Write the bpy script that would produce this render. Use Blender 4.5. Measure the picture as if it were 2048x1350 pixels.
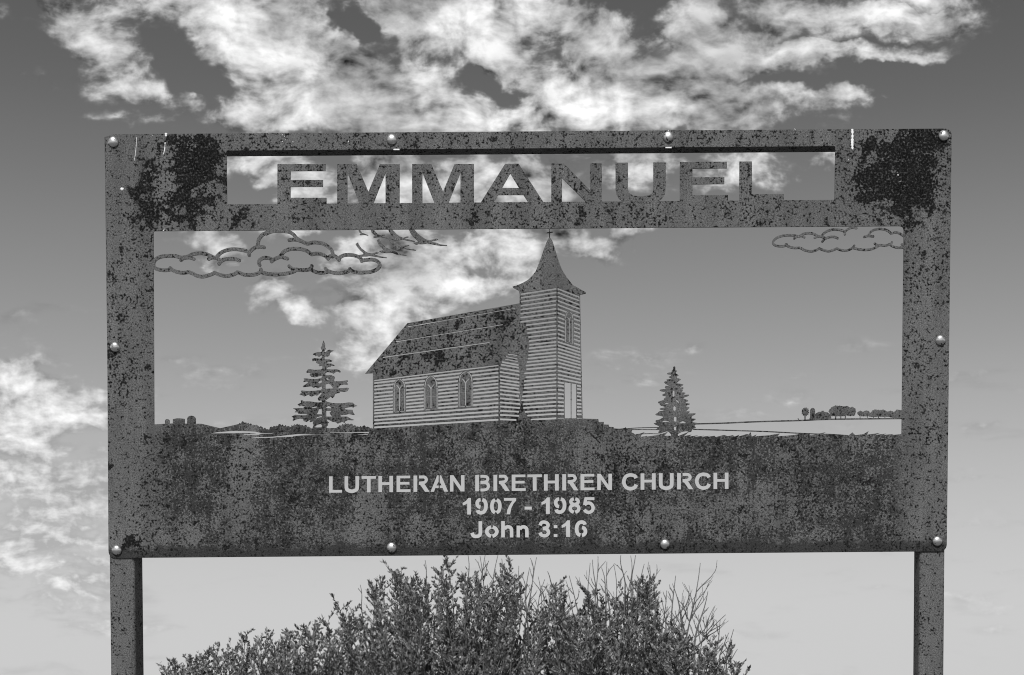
import bpy, bmesh, math, random
import numpy as np
from mathutils import Vector, Matrix
from mathutils.geometry import delaunay_2d_cdt
R = math.radians
scene = bpy.context.scene
for o in list(bpy.data.objects):
    bpy.data.objects.remove(o)
rng = random.Random(11)

# ------------------------------------------------------------------ camera
FPX, CPX, CPY, PITCH = 2600.0, 1200.0, 1516.0, R(1.9)   # lens measured on the 2048 px wide photograph
CAM = Vector((0.209, -3.77, 1.60))
cam_d = bpy.data.cameras.new('camera')
cam_d.sensor_fit = 'HORIZONTAL'; cam_d.sensor_width = 36.0
cam_d.lens = FPX / 2048 * 36.0
cam_d.shift_x = -(CPX - 1024) / 2048
cam_d.shift_y = (CPY - 675) / 2048
cam_d.clip_start = 0.05; cam_d.clip_end = 20000
cam_d.dof.use_dof = True; cam_d.dof.focus_distance = 3.80; cam_d.dof.aperture_fstop = 18.0
cam = bpy.data.objects.new('camera', cam_d)
scene.collection.objects.link(cam)
cam.location = CAM
cam.rotation_euler = (R(90) - PITCH, 0, 0)
scene.camera = cam

def ray(px, py):
    a = (px - CPX) / FPX; b = -(py - CPY) / FPX
    return Vector((a, math.cos(PITCH) + b * math.sin(PITCH), -math.sin(PITCH) + b * math.cos(PITCH)))
def at(px, py, y=0.0):
    """point of the upright plane at depth y that was measured at px, py on the photograph"""
    d = ray(px, py); t = (y - CAM.y) / d.y
    return Vector((CAM.x + d.x * t, y, CAM.z + d.z * t))
def azel(px, py):
    d = ray(px, py).normalized()
    return math.atan2(d.x, d.y), math.asin(d.z)

# ------------------------------------------------------------------ node helpers
class NT:
    def __init__(self, tree):
        self.t = tree; self.n = tree.nodes; self.l = tree.links
    def node(self, kind, **kw):
        nd = self.n.new(kind)
        for k, v in kw.items(): setattr(nd, k, v)
        return nd
    def put(self, sock, v):
        if isinstance(v, bpy.types.NodeSocket): self.l.new(v, sock)
        else: sock.default_value = v
    def math(self, op, a, b=0.0, c=None, clamp=False):
        nd = self.node('ShaderNodeMath', operation=op, use_clamp=clamp)
        self.put(nd.inputs[0], a); self.put(nd.inputs[1], b)
        if c is not None: self.put(nd.inputs[2], c)
        return nd.outputs[0]
    def vmath(self, op, a, b=(0, 0, 0), scale=None):
        nd = self.node('ShaderNodeVectorMath', operation=op)
        self.put(nd.inputs[0], a)
        if op not in ('LENGTH', 'SCALE'): self.put(nd.inputs[1], b)
        if scale is not None: self.put(nd.inputs['Scale'], scale)
        return nd.outputs['Value'] if op == 'LENGTH' else nd.outputs[0]
    def rng(self, v, a, b, c=0.0, d=1.0, kind='SMOOTHSTEP'):
        nd = self.node('ShaderNodeMapRange', interpolation_type=kind)
        for i, x in enumerate((v, a, b, c, d)): self.put(nd.inputs[i], x)
        return nd.outputs[0]
    def noise(self, vec, scale, detail=2.0, rough=0.5, dist=0.0, color=False):
        nd = self.node('ShaderNodeTexNoise')
        self.l.new(vec, nd.inputs['Vector'])
        nd.inputs['Scale'].default_value = scale; nd.inputs['Detail'].default_value = detail
        nd.inputs['Roughness'].default_value = rough; nd.inputs['Distortion'].default_value = dist
        return nd.outputs['Color'] if color else nd.outputs[0]
    def mapping(self, vec, loc=(0, 0, 0), rot=(0, 0, 0), scale=(1, 1, 1), kind='POINT'):
        nd = self.node('ShaderNodeMapping', vector_type=kind)
        self.l.new(vec, nd.inputs['Vector'])
        nd.inputs['Location'].default_value = loc; nd.inputs['Rotation'].default_value = rot
        nd.inputs['Scale'].default_value = scale
        return nd.outputs[0]
    def table(self, u, v, T, rows):
        """look up a 2-D table of values 0..1: u 0..1 along the columns, v in the units of the list rows"""
        lo, hi = rows[0], rows[-1]; sg = 1 if hi > lo else -1
        fc = self.node('ShaderNodeFloatCurve'); m = fc.mapping; c = m.curves[0]
        xs = [(r - lo) / (hi - lo) for r in rows]; n = len(rows)
        for i in range(1, n - 1): c.points.new(xs[i], i / (n - 1))
        c.points[0].location = (0, 0); c.points[len(c.points) - 1].location = (1, 1)
        for p in c.points: p.handle_type = 'VECTOR'
        m.update()
        self.put(fc.inputs['Value'], self.rng(v, lo, hi, 0.0, 1.0, 'LINEAR'))
        ri = self.math('MULTIPLY', fc.outputs[0], float(n - 1))
        cu = self.node('ShaderNodeCombineXYZ'); cv = self.node('ShaderNodeCombineXYZ')
        for i in range(3): self.put(cu.inputs[i], u); self.put(cv.inputs[i], ri)
        acc = None; cols = T.shape[1]
        for k in range(0, n, 3):
            rc = self.node('ShaderNodeRGBCurve'); self.l.new(cu.outputs[0], rc.inputs['Color'])
            for j in range(3):
                cur = rc.mapping.curves[j]; row = T[min(k + j, n - 1)]
                for i in range(1, cols - 1): cur.points.new(i / (cols - 1), float(row[i]))
                cur.points[0].location = (0, float(row[0])); cur.points[len(cur.points) - 1].location = (1, float(row[-1]))
            rc.mapping.update()
            w_ = self.vmath('ABSOLUTE', self.vmath('SUBTRACT', cv.outputs[0], (k, k + 1, k + 2)))
            w_ = self.vmath('MAXIMUM', self.vmath('SUBTRACT', (1, 1, 1), w_), (0, 0, 0))
            nd = self.node('ShaderNodeVectorMath', operation='DOT_PRODUCT')
            self.l.new(rc.outputs[0], nd.inputs[0]); self.l.new(w_, nd.inputs[1])
            acc = nd.outputs['Value'] if acc is None else self.math('ADD', acc, nd.outputs['Value'])
        return acc
    def mix(self, f, a, b):
        nd = self.node('ShaderNodeMix', data_type='FLOAT')
        self.put(nd.inputs[0], f); self.put(nd.inputs[2], a); self.put(nd.inputs[3], b)
        return nd.outputs[0]

def ellipses(L, xs, ys, grow=1.0):
    X, Y = np.meshgrid(xs, ys); out = np.zeros_like(X)
    for (px, py, rx, ry, rot, wt) in L:
        c, sn = math.cos(R(rot)), math.sin(R(rot)); dx, dy = X - px, Y - py
        q = np.hypot((dx * c + dy * sn) / (rx * grow), (-dx * sn + dy * c) / (ry * grow))
        t = np.clip(1 - q, 0, 1); out += wt * t * t * (3 - 2 * t)
    return out

# ------------------------------------------------------------------ sky
SUN_EL, SUN_AZ = R(50), R(188)        # behind the photographer, a little to the left (compass angle from +Y, clockwise)
world = bpy.data.worlds.new('World'); scene.world = world; world.use_nodes = True
w = NT(world.node_tree); w.n.clear()
sky = w.node('ShaderNodeTexSky', sky_type='NISHITA', sun_disc=False)
sky.sun_elevation = SUN_EL; sky.sun_rotation = SUN_AZ; sky.air_density = 1.0; sky.dust_density = 1.0
sep = w.node('ShaderNodeSeparateColor'); w.l.new(sky.outputs[0], sep.inputs[0])
# black and white through an orange filter: red counts most, blue not at all
lum = w.math('MULTIPLY', w.math('ADD', w.math('MULTIPLY', sep.outputs[0], 0.70), w.math('MULTIPLY', sep.outputs[1], 0.30)), 0.1)
film = w.node('ShaderNodeFloatCurve'); fcv = film.mapping.curves[0]
for x_, y_ in [(.10,.072),(.125,.088),(.15,.118),(.175,.172),(.20,.232),(.245,.325),(.31,.44),(.40,.535),(.52,.595),(.62,.61)]: fcv.points.new(x_, y_)
film.mapping.update(); w.l.new(lum, film.inputs['Value'])
clear = film.outputs[0]
tc = w.node('ShaderNodeTexCoord')
sx = w.node('ShaderNodeSeparateXYZ'); w.l.new(tc.outputs['Generated'], sx.inputs[0])
az = w.math('ARCTAN2', sx.outputs[0], sx.outputs[1]); el = w.math('ARCSINE', sx.outputs[2])
fy = w.math('MAXIMUM', sx.outputs[1], 0.25)
cmb = w.node('ShaderNodeCombineXYZ'); w.l.new(w.math('DIVIDE', sx.outputs[0], fy), cmb.inputs[0]); w.l.new(w.math('DIVIDE', sx.outputs[2], fy), cmb.inputs[1])
P = cmb.outputs[0]                      # slopes east and up, as seen towards the north
w1 = w.vmath('SUBTRACT', w.noise(P, 16, 2, 0.5, 0, True), (0.5, 0.5, 0.5))
w2 = w.vmath('SUBTRACT', w.noise(P, 55, 3, 0.6, 0, True), (0.5, 0.5, 0.5))
P2 = w.vmath('ADD', P, w.vmath('MULTIPLY', w1, (0.040, 0.026, 0)))
P2 = w.vmath('ADD', P2, w.vmath('MULTIPLY', w2, (0.022, 0.018, 0)))
# cloud banks and gaps: px, py on the photograph, radii, tilt, weight
CLOUDS = [
 (950,80,1050,210,0,.36),(1500,120,520,120,0,.12),(90,980,290,340,0,.42),(100,1000,260,80,0,.2),(1960,230,260,160,0,-.35),(60,300,260,160,0,-.25),
 (170,40,170,60,18,.9),(430,50,190,70,25,1.0),(560,130,200,95,38,1.0),(690,200,230,95,28,1.0),(880,235,190,70,15,1.0),
 (215,115,130,48,40,.95),(250,205,200,30,4,.35),(160,172,190,14,0,.28),(270,260,150,22,6,.45),(470,250,130,34,4,.85),
 (10,55,40,30,30,.6),(640,10,100,50,20,.7),(830,90,150,85,45,.8),(930,60,130,70,45,.85),(1000,120,150,60,55,.85),(1030,30,80,60,45,.7),
 (1165,95,110,70,20,1.0),(1250,110,80,50,30,.6),(1140,220,190,60,-14,1.1),(1330,210,200,70,-6,1.0),(1440,110,150,80,25,.85),
 (1390,70,60,60,0,.5),(1610,133,340,28,-3,1.4),(1780,62,220,28,2,1.25),(1650,205,190,32,-2,1.25),(1560,55,120,60,20,.6),
 (1920,12,170,26,4,.6),(1450,250,260,28,0,.6),(560,250,150,40,0,.4),
 (715,70,110,30,38,-.75),(960,165,120,20,46,-.6),(1010,215,50,30,0,-.45),(1045,190,70,16,-50,-.5),(870,150,120,22,38,-.6),(1215,25,130,50,15,-.65),(1290,168,110,30,12,-.5),
 (1540,172,190,22,-4,-.85),(1760,168,190,16,-3,-.9),(1780,97,190,15,-2,-.75),(1640,92,120,14,-4,-.5),(1860,215,150,40,0,-.5),(1480,75,60,30,40,-.4),(360,140,90,24,32,-.6),(410,195,80,30,32,-.8),(1480,40,60,40,0,-.4),(1450,160,60,20,0,-.3),
 (1000,360,700,75,0,.38),(600,375,190,60,20,.75),(800,350,130,80,50,.75),(950,380,130,60,20,.8),(1090,385,110,40,10,.8),(1230,330,180,50,0,.6),
 (1400,370,110,40,0,.6),(1540,345,90,40,20,.7),(1640,325,90,40,0,.55),
 (500,365,40,60,0,-.4),(1160,350,80,30,0,-.4),(870,345,40,40,0,-.4),
 (400,475,120,30,0,.45),(450,515,60,40,0,.7),(590,475,100,30,0,.5),(700,520,90,40,10,.45),
 (540,592,42,44,20,.9),(590,620,60,30,38,.85),(600,640,50,22,20,.4),(690,565,50,14,40,.5),
 (850,560,260,130,-15,.35),(800,590,170,80,-20,.75),(760,655,130,70,-25,.8),(715,725,110,34,0,.7),(910,520,200,34,-3,.85),(960,580,180,34,-6,.8),
 (850,470,200,36,0,.65),(1050,470,160,22,0,.7),(1010,500,80,16,10,.6),(1060,540,60,40,0,.5),
 (900,552,190,14,-3,-.45),(930,603,120,12,-5,-.45),(980,478,170,16,0,-.4),(830,640,90,14,-10,-.35),
 (1260,478,130,30,-10,.85),(1170,510,90,26,25,.8),(1130,465,60,20,0,.6),(1180,475,50,12,0,-.5),(1280,515,60,14,-10,.5),
 (1405,708,70,9,-4,.6),(1395,690,30,6,0,.4),(1490,712,40,6,0,.25),(1230,740,130,45,6,.22),(1540,800,100,28,-18,.2),(540,762,110,16,6,.2),
 (30,765,90,34,14,.85),(120,785,70,24,16,.6),(50,815,150,30,3,.85),(180,800,70,40,0,.4),(130,855,170,26,-4,.65),(20,870,60,30,30,.7),
 (60,960,190,24,0,.4),(190,930,110,14,-5,.4),(160,1010,200,16,-2,.35),(100,1045,120,26,4,.35),(30,1085,120,16,5,.4),(120,1130,150,30,0,.4),
 (190,1180,120,24,0,.3),(120,895,150,22,-3,-.35),(40,1020,110,18,0,-.3),
 (1950,862,80,16,-4,.35),(1970,952,100,14,-3,.3),(1960,1150,120,30,0,.15)]
SKY_ROWS = [-80,-25,8,32,56,80,105,130,155,180,205,230,256,295,335,375,415,450,472,492,512,532,552,572,592,615,640,665,692,720,748,775,800,825,852,880,920,960,1005,1055,1110,1180,1290,1400]
SX0, SX1 = -260.0, 2300.0
HOR = CPY - FPX * math.tan(PITCH)
T = np.clip(ellipses(CLOUDS, np.linspace(SX0, SX1, 96), np.array(SKY_ROWS, float), 1.38), -0.3, 1.7) / 2.0 + 0.15
sp2 = w.node('ShaderNodeSeparateXYZ'); w.l.new(P2, sp2.inputs[0])
uu = w.rng(w.math('MULTIPLY_ADD', sp2.outputs[0], FPX, CPX), SX0, SX1, 0.0, 1.0, 'LINEAR')
vv = w.math('MULTIPLY_ADD', sp2.outputs[1], -FPX, HOR)
acc = w.table(uu, vv, T, SKY_ROWS)
acc = w.math('MULTIPLY', w.math('SUBTRACT', acc, 0.15), 1.7)
# the rest of the dome carries the same kind of broken cloud
far_a = w.rng(w.math('ABSOLUTE', az), 0.46, 0.80); far_e = w.rng(el, 0.52, 0.74)
far = w.math('MAXIMUM', far_a, far_e)
PW = w.vmath('ADD', P, w.vmath('MULTIPLY', w1, (0.026, 0.016, 0)))
Q0 = w.mapping(PW, scale=(1.0, 1.5, 1.0))
spw = w.node('ShaderNodeSeparateXYZ'); w.l.new(PW, spw.inputs[0])
broad = w.rng(w.noise(w.mapping(tc.outputs['Generated'], scale=(1, 1, 1.8)), 2.6, 4, 0.55), 0.46, 0.66)
acc = w.mix(far, acc, broad)
# billows
fb = w.noise(Q0, 23, 5, 0.53)
fb_up = w.noise(w.vmath('ADD', Q0, (0.003, 0.014, 0)), 23, 3, 0.5)
# rows of cloud that run together towards one point low in the north
ru = w.math('SUBTRACT', spw.outputs[0], (1020 - CPX) / FPX); rv = w.math('SUBTRACT', spw.outputs[1], (HOR - 300) / FPX)
rad = w.math('SQRT', w.math('ADD', w.math('ADD', w.math('MULTIPLY', ru, ru), w.math('MULTIPLY', rv, rv)), 0.0006))
pol = w.node('ShaderNodeCombineXYZ'); w.l.new(w.math('MULTIPLY', w.math('ARCTAN2', rv, ru), 1.25), pol.inputs[0]); w.l.new(w.math('MULTIPLY', w.math('LOGARITHM', rad, 2.718), 0.42), pol.inputs[1])
rows_ = w.noise(pol.outputs[0], 5.2, 4, 0.50)
upper = w.math('MULTIPLY', w.rng(el, 0.395, 0.44), w.rng(rad, 0.05, 0.13))
# thin layers nearer the horizon
strat = w.noise(w.mapping(PW, scale=(1.0, 4.2, 1.0)), 12, 5, 0.52)
low = w.rng(el, 0.34, 0.24)
pres = w.rng(acc, 0.02, 0.40)
bill = w.mix(upper, w.mix(w.math('MULTIPLY', low, 0.62), fb, strat), w.math('ADD', w.math('MULTIPLY', rows_, 0.62), w.math('MULTIPLY', fb, 0.38)))
d = w.math('ADD', acc, w.math('MULTIPLY', w.math('MULTIPLY', w.math('SUBTRACT', bill, 0.5), 2.3), pres))
fine = w.noise(Q0, 95, 3, 0.55)
d = w.math('ADD', d, w.math('MULTIPLY', w.math('MULTIPLY', w.math('SUBTRACT', fine, 0.5), 0.62), pres))
d = w.math('ADD', d, w.math('MULTIPLY', w.math('MULTIPLY', w.math('MAXIMUM', w.math('SUBTRACT', strat, 0.45), 0.0), 1.5), low))
alpha = w.rng(d, 0.13, 0.64)
relief = w.math('MULTIPLY', w.math('SUBTRACT', fb, fb_up), 0.8)
lit = w.math('ADD', w.math('MULTIPLY', bill, 0.68), w.math('MULTIPLY', fine, 0.32))
lit = w.math('ADD', lit, w.math('MULTIPLY', w.math('SUBTRACT', acc, 0.9), 0.16))
shade = w.rng(w.noise(w.vmath('ADD', PW, (0.3, 0.11, 0)), 11, 2, 0.5), 0.38, 0.56, 0.62, 1.04)
tone = w.math('ADD', w.math('MULTIPLY', w.rng(lit, 0.37, 0.63, 0.22, 0.92, 'LINEAR'), shade), relief)
tone = w.mix(low, tone, w.math('MAXIMUM', w.math('ADD', tone, 0.13), w.math('MULTIPLY', clear, 0.80)))
final = w.mix(alpha, clear, tone)
bg = w.node('ShaderNodeBackground'); w.put(bg.inputs['Strength'], 1.0)
cc = w.node('ShaderNodeCombineColor')
for i in range(3): w.l.new(final, cc.inputs[i])
w.l.new(cc.outputs[0], bg.inputs['Color'])
wo = w.node('ShaderNodeOutputWorld'); w.l.new(bg.outputs[0], wo.inputs['Surface'])

# ------------------------------------------------------------------ sun and exposure
sun_d = bpy.data.lights.new('sun', 'SUN'); sun_d.energy = 3.4; sun_d.angle = R(0.53); sun_d.color = (1, 1, 1)
sun = bpy.data.objects.new('sun', sun_d); scene.collection.objects.link(sun)
to_sun = Vector((math.sin(SUN_AZ) * math.cos(SUN_EL), math.cos(SUN_AZ) * math.cos(SUN_EL), math.sin(SUN_EL)))
sun.rotation_euler = (-to_sun).to_track_quat('-Z', 'Y').to_euler()
sun.location = to_sun * 30
cy = scene.cycles
cy.pixel_filter_type = 'BLACKMAN_HARRIS'; cy.filter_width = 1.05
cy.max_bounces = 5; cy.diffuse_bounces = 2; cy.glossy_bounces = 2; cy.transmission_bounces = 3
world.cycles.sampling_method = 'MANUAL'; world.cycles.sample_map_resolution = 512
vs = scene.view_settings
vs.view_transform = 'Standard'; vs.look = 'None'; vs.exposure = 0.0; vs.gamma = 1.0; vs.use_curve_mapping = False

# ------------------------------------------------------------------ materials
def new_mat(name):
    m = bpy.data.materials.new(name); m.use_nodes = True
    t = NT(m.node_tree); b = t.n['Principled BSDF']
    return m, t, b
def grey(t, v):
    c = t.node('ShaderNodeCombineColor')
    for i in range(3): t.put(c.inputs[i], v)
    return c.outputs[0]

def sheet_uv(px, py):
    p = at(px, py); return (p.x, p.z)

def steel_material(name, panel=True):
    m, t, b = new_mat(name)
    tcn = t.node('ShaderNodeTexCoord')
    s = t.node('ShaderNodeSeparateXYZ'); t.l.new(tcn.outputs['Object'], s.inputs[0])
    c = t.node('ShaderNodeCombineXYZ'); t.l.new(s.outputs[0], c.inputs[0]); t.l.new(s.outputs[2], c.inputs[1])
    S = c.outputs[0]                                          # x, z of the sheet in metres
    O = tcn.outputs['Object']
    big = t.noise(O, 5.5, 3, 0.55); mid = t.noise(O, 34, 3, 0.6)
    grain = t.noise(O, 330, 2, 0.7); pitn = t.noise(O, 165, 2.5, 0.62); pitb = t.noise(O, 62, 3, 0.62)
    gr = t.rng(grain, 0.28, 0.72, 0.0, 1.0, 'LINEAR')
    strk = t.noise(t.mapping(S, scale=(1, 0.16, 1)), 17, 3, 0.55)
    base = t.math('MULTIPLY', 0.122, t.math('ADD', 0.18, t.math('MULTIPLY', gr, 1.55)))
    base = t.math('MULTIPLY', base, t.rng(strk, 0.3, 0.7, 0.78, 1.22, 'LINEAR'))
    pit = t.math('ADD', t.math('MULTIPLY', pitn, 0.62), t.math('MULTIPLY', pitb, 0.38))
    zone = t.math('MULTIPLY', t.math('SUBTRACT', big, 0.5), 0.17)         # more pits here, fewer there
    zone = t.math('ADD', zone, t.math('MULTIPLY', t.math('SUBTRACT', mid, 0.5), 0.16))
    if panel:
        warp = t.vmath('ADD', S, t.vmath('MULTIPLY', t.vmath('SUBTRACT', t.noise(S, 26, 4, 0.65, 0, True), (0.5, 0.5, 0.5)), (0.075, 0.075, 0)))
        # black blooms of the old finish, plus dark rings painted round the bolts
        PITS_AND_RINGS = [(380,305,75,50,.62,0),(390,350,70,80,.62,0),(365,420,55,52,.55,0),(425,400,24,60,.3,0),
                  (292,330,28,60,.40,5),(300,390,40,50,.42,-10),(290,435,45,40,.40,-40),(250,425,36,34,.26,0),(488,440,34,30,.42,0),
                  (260,505,26,40,.18,0),(1800,290,110,45,.60,0),(1860,285,55,60,.42,0),(1790,350,90,70,.46,0),(1760,390,70,70,.42,0),(1830,400,55,75,.5,0),
                  (1800,440,80,26,.36,0),(1880,445,18,50,.2,0),(1720,375,34,40,.22,0),(1830,530,45,60,.12,20),
                  (760,275,70,26,.26,0),(1290,272,110,22,.24,0),(530,280,110,22,.13,0),(1560,270,160,22,.14,0),(1020,266,200,14,.08,0),
                  (625,405,40,18,.30,0),(930,425,60,26,.2,0),(1160,430,70,30,.2,0),(1220,410,60,30,.15,0),(1440,430,60,30,.17,0),(1500,425,30,26,.16,0),
                  (275,1085,34,22,.45,-20),(300,880,40,90,.10,0),(295,1030,40,50,.18,0),(320,960,40,70,.06,0),
                  (1045,830,30,30,.25,0),(1060,860,40,30,.16,30),(1430,905,50,40,.22,0),(1760,905,50,36,.14,0),(1820,960,40,60,.07,0),
                  (1040,640,26,60,.22,0),(905,650,34,20,.2,0),(900,690,30,16,.18,0),(915,720,36,16,.2,0),(980,660,30,14,.14,0),(890,690,190,50,.22,-10),(1000,640,60,40,.15,0),(1100,540,40,60,.10,0)]
        PITS_AND_RINGS += [(bx, by + 4, 15, 17, .30, 0) for bx, by in ((227,284),(784,279),(1336.5,274),(1887,271.5),(230.5,694),(1880.5,680),(234,1100),(783.5,1095),(1330,1088),(1874.5,1082))]  # dark ring painted at each bolt: washer shade and rust
        PITS_AND_RINGS = [(q[0], q[1], q[2], q[3], q[5], q[4]) for q in PITS_AND_RINGS]
        PROWS = [250,262,275,290,310,330,350,370,390,405,420,435,450,470,500,540,600,640,660,680,700,730,800,830,860,880,905,960,1030,1070,1085,1100,1120]
        ws = t.node('ShaderNodeSeparateXYZ'); t.l.new(warp, ws.inputs[0])
        pc = sheet_uv(1056, 690); px_, pz_ = sheet_uv(1057, 690)[0] - pc[0], sheet_uv(1056, 691)[1] - pc[1]
        du = t.rng(ws.outputs[0], pc[0] + (200 - 1056) * px_, pc[0] + (1910 - 1056) * px_, 0, 1, 'LINEAR')
        dv = t.math('ADD', t.math('DIVIDE', t.math('SUBTRACT', ws.outputs[1], pc[1]), pz_), 690.0)
        pa = t.table(du, dv, np.clip(ellipses(PITS_AND_RINGS, np.linspace(200, 1910, 96), np.array(PROWS, float), 1.35), 0, 1), PROWS)
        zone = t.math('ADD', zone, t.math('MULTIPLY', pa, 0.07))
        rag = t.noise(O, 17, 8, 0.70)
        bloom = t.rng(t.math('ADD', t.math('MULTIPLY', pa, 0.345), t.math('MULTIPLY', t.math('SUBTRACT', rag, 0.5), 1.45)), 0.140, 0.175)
        # the lower field is tarnished, with paler water runs through it
        z_top = sheet_uv(1056, 862)[1]
        x0 = sheet_uv(306, 950)[0]; x1 = sheet_uv(1800, 950)[0]
        wx = t.node('ShaderNodeSeparateXYZ'); t.l.new(warp, wx.inputs[0])
        field = t.rng(wx.outputs[1], z_top + 0.10, z_top - 0.03)
        field = t.math('MULTIPLY', field, t.rng(wx.outputs[0], x0 - 0.03, x0 + 0.07))
        field = t.math('MULTIPLY', field, t.rng(wx.outputs[0], x1 + 0.04, x1 - 0.04))
        RUNS = [(488,920,34,90,1.0,8),(470,1010,40,110,.7,4),(740,1000,50,60,.45,0),(735,1050,60,60,.4,0),(700,900,90,40,.5,0),(1230,900,160,60,.55,0),(850,1060,200,40,.35,0),
                  (1500,1020,190,80,.45,0),(1300,1050,130,60,.4,0),(950,900,80,40,.3,0),(360,1070,90,30,.6,0),(1650,880,150,50,.35,0),(620,1060,80,40,.3,0)]
        RUNS = [(q[0], q[1], q[2], q[3], q[5], q[4]) for q in RUNS]
        RROWS = [850,875,900,930,960,990,1020,1045,1070,1090,1105,1120]
        runs = t.table(du, dv, np.clip(ellipses(RUNS, np.linspace(200, 1910, 96), np.array(RROWS, float), 1.3), 0, 1), RROWS)
        tn = t.math('ADD', t.math('MULTIPLY', t.noise(O, 150, 3, 0.7), 0.66), t.math('MULTIPLY', t.noise(O, 22, 4, 0.6), 0.34))
        cov = t.math('SUBTRACT', 0.462, t.math('MULTIPLY', runs, -0.15))
        cov = t.math('ADD', cov, t.math('MULTIPLY', t.math('SUBTRACT', t.noise(t.mapping(S, scale=(1, 0.10, 1)), 42, 3, 0.6), 0.5), 0.16))
        tarn = t.rng(tn, t.math('SUBTRACT', cov, 0.025), t.math('ADD', cov, 0.04))
        tarn = t.math('MULTIPLY', tarn, field)
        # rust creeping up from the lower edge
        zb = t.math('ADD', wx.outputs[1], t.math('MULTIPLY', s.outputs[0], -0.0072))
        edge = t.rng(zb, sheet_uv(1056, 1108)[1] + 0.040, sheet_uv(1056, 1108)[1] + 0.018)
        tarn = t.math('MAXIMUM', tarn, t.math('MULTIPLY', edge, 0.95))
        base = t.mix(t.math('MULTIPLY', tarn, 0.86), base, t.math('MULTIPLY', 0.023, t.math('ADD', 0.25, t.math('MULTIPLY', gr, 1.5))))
        th0 = 0.553
    else:
        th0 = 0.562
    th = t.math('SUBTRACT', th0, zone)
    pits = t.rng(pit, t.math('SUBTRACT', th, 0.012), t.math('ADD', th, 0.022))
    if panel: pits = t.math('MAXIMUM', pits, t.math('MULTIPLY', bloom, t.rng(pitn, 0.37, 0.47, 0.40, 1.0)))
    col = t.mix(pits, base, t.math('MULTIPLY', t.rng(mid, 0.35, 0.65, 0.007, 0.019, 'LINEAR'), t.math('ADD', 0.3, t.math('MULTIPLY', t.math('POWER', gr, 3.0), 3.2))))
    t.l.new(grey(t, col), b.inputs['Base Color'])
    b.inputs['Roughness'].default_value = 0.85
    t.l.new(t.mix(pits, 0.12, 0.03), b.inputs['Specular IOR Level'])
    bmp = t.node('ShaderNodeBump'); bmp.inputs['Strength'].default_value = 0.35; bmp.inputs['Distance'].default_value = 0.0012
    t.l.new(t.math('SUBTRACT', t.math('MULTIPLY', grain, 0.5), pits), bmp.inputs['Height'])
    t.l.new(bmp.outputs[0], b.inputs['Normal'])
    return m
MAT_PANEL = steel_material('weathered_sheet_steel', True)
MAT_TUBE = steel_material('weathered_tube_steel', False)

def zinc():
    m, t, b = new_mat('galvanised_bolt')
    tcn = t.node('ShaderNodeTexCoord')
    oi0 = t.node('ShaderNodeObjectInfo')
    n = t.noise(t.vmath('ADD', tcn.outputs['Object'], oi0.outputs['Location']), 95, 3, 0.6)
    spot = t.rng(n, 0.60, 0.64)
    t.l.new(grey(t, t.mix(spot, 0.72, 0.05)), b.inputs['Base Color'])
    t.l.new(t.math('SUBTRACT', 1.0, spot), b.inputs['Metallic'])
    oi = t.node('ShaderNodeObjectInfo')
    t.l.new(t.rng(t.math('ADD', n, oi.outputs['Random']), 0.4, 1.6, 0.18, 0.46, 'LINEAR'), b.inputs['Roughness'])
    return m
MAT_ZINC = zinc()
def plain(name, v, rough=0.9, scale=40, amp=0.4):
    m, t, b = new_mat(name)
    tcn = t.node('ShaderNodeTexCoord')
    n = t.noise(tcn.outputs['Object'], scale, 4, 0.6)
    t.l.new(grey(t, t.math('MULTIPLY', v, t.math('ADD', 1 - amp / 2, t.math('MULTIPLY', n, amp)))), b.inputs['Base Color'])
    b.inputs['Roughness'].default_value = rough
    b.inputs['Specular IOR Level'].default_value = 0.2
    return m
MAT_LIME_GLINT = plain('droppings_and_glints', 0.85, 0.9, 200, 0.3)
MAT_GROUND = plain('dry_prairie_grass', 0.13, 0.95, 3.0, 0.9)
MAT_BARK = plain('grey_bark', 0.13, 0.9, 30, 0.6)
def leaf_mat(name, v):
    m, t, b = new_mat(name)
    info = t.node('ShaderNodeNewGeometry')
    rnd = info.outputs['Random Per Island']
    col = t.math('MULTIPLY', v, t.rng(rnd, 0, 1, 0.3, 2.2, 'LINEAR'))
    g = grey(t, col)
    t.l.new(g, b.inputs['Base Color'])
    b.inputs['Roughness'].default_value = 0.55; b.inputs['Specular IOR Level'].default_value = 0.35
    tr = t.node('ShaderNodeBsdfTranslucent'); t.l.new(g, tr.inputs['Color'])
    mx = t.node('ShaderNodeMixShader'); mx.inputs[0].default_value = 0.25
    t.l.new(b.outputs[0], mx.inputs[1]); t.l.new(tr.outputs[0], mx.inputs[2])
    t.l.new(mx.outputs[0], t.n['Material Output'].inputs['Surface'])
    return m
MAT_LEAF = leaf_mat('willow_leaf', 0.185)

# ------------------------------------------------------------------ object helpers
COL = scene.collection
def link(name, mesh, mat, parent=None, smooth=False):
    if mat and not mesh.materials: mesh.materials.append(mat)
    if smooth: mesh.polygons.foreach_set('use_smooth', [True] * len(mesh.polygons))
    o = bpy.data.objects.new(name, mesh); COL.objects.link(o)
    if parent: o.parent = parent
    return o
def thing(name, label, cat, loc=(0, 0, 0), group=None):
    o = bpy.data.objects.new(name, None); COL.objects.link(o)
    o.location = loc; o.empty_display_size = 0.2
    o['label'] = label; o['category'] = cat
    if group: o['group'] = group
    return o
def bm_mesh(bm, name):
    me = bpy.data.meshes.new(name); bm.to_mesh(me); bm.free(); return me

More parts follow.
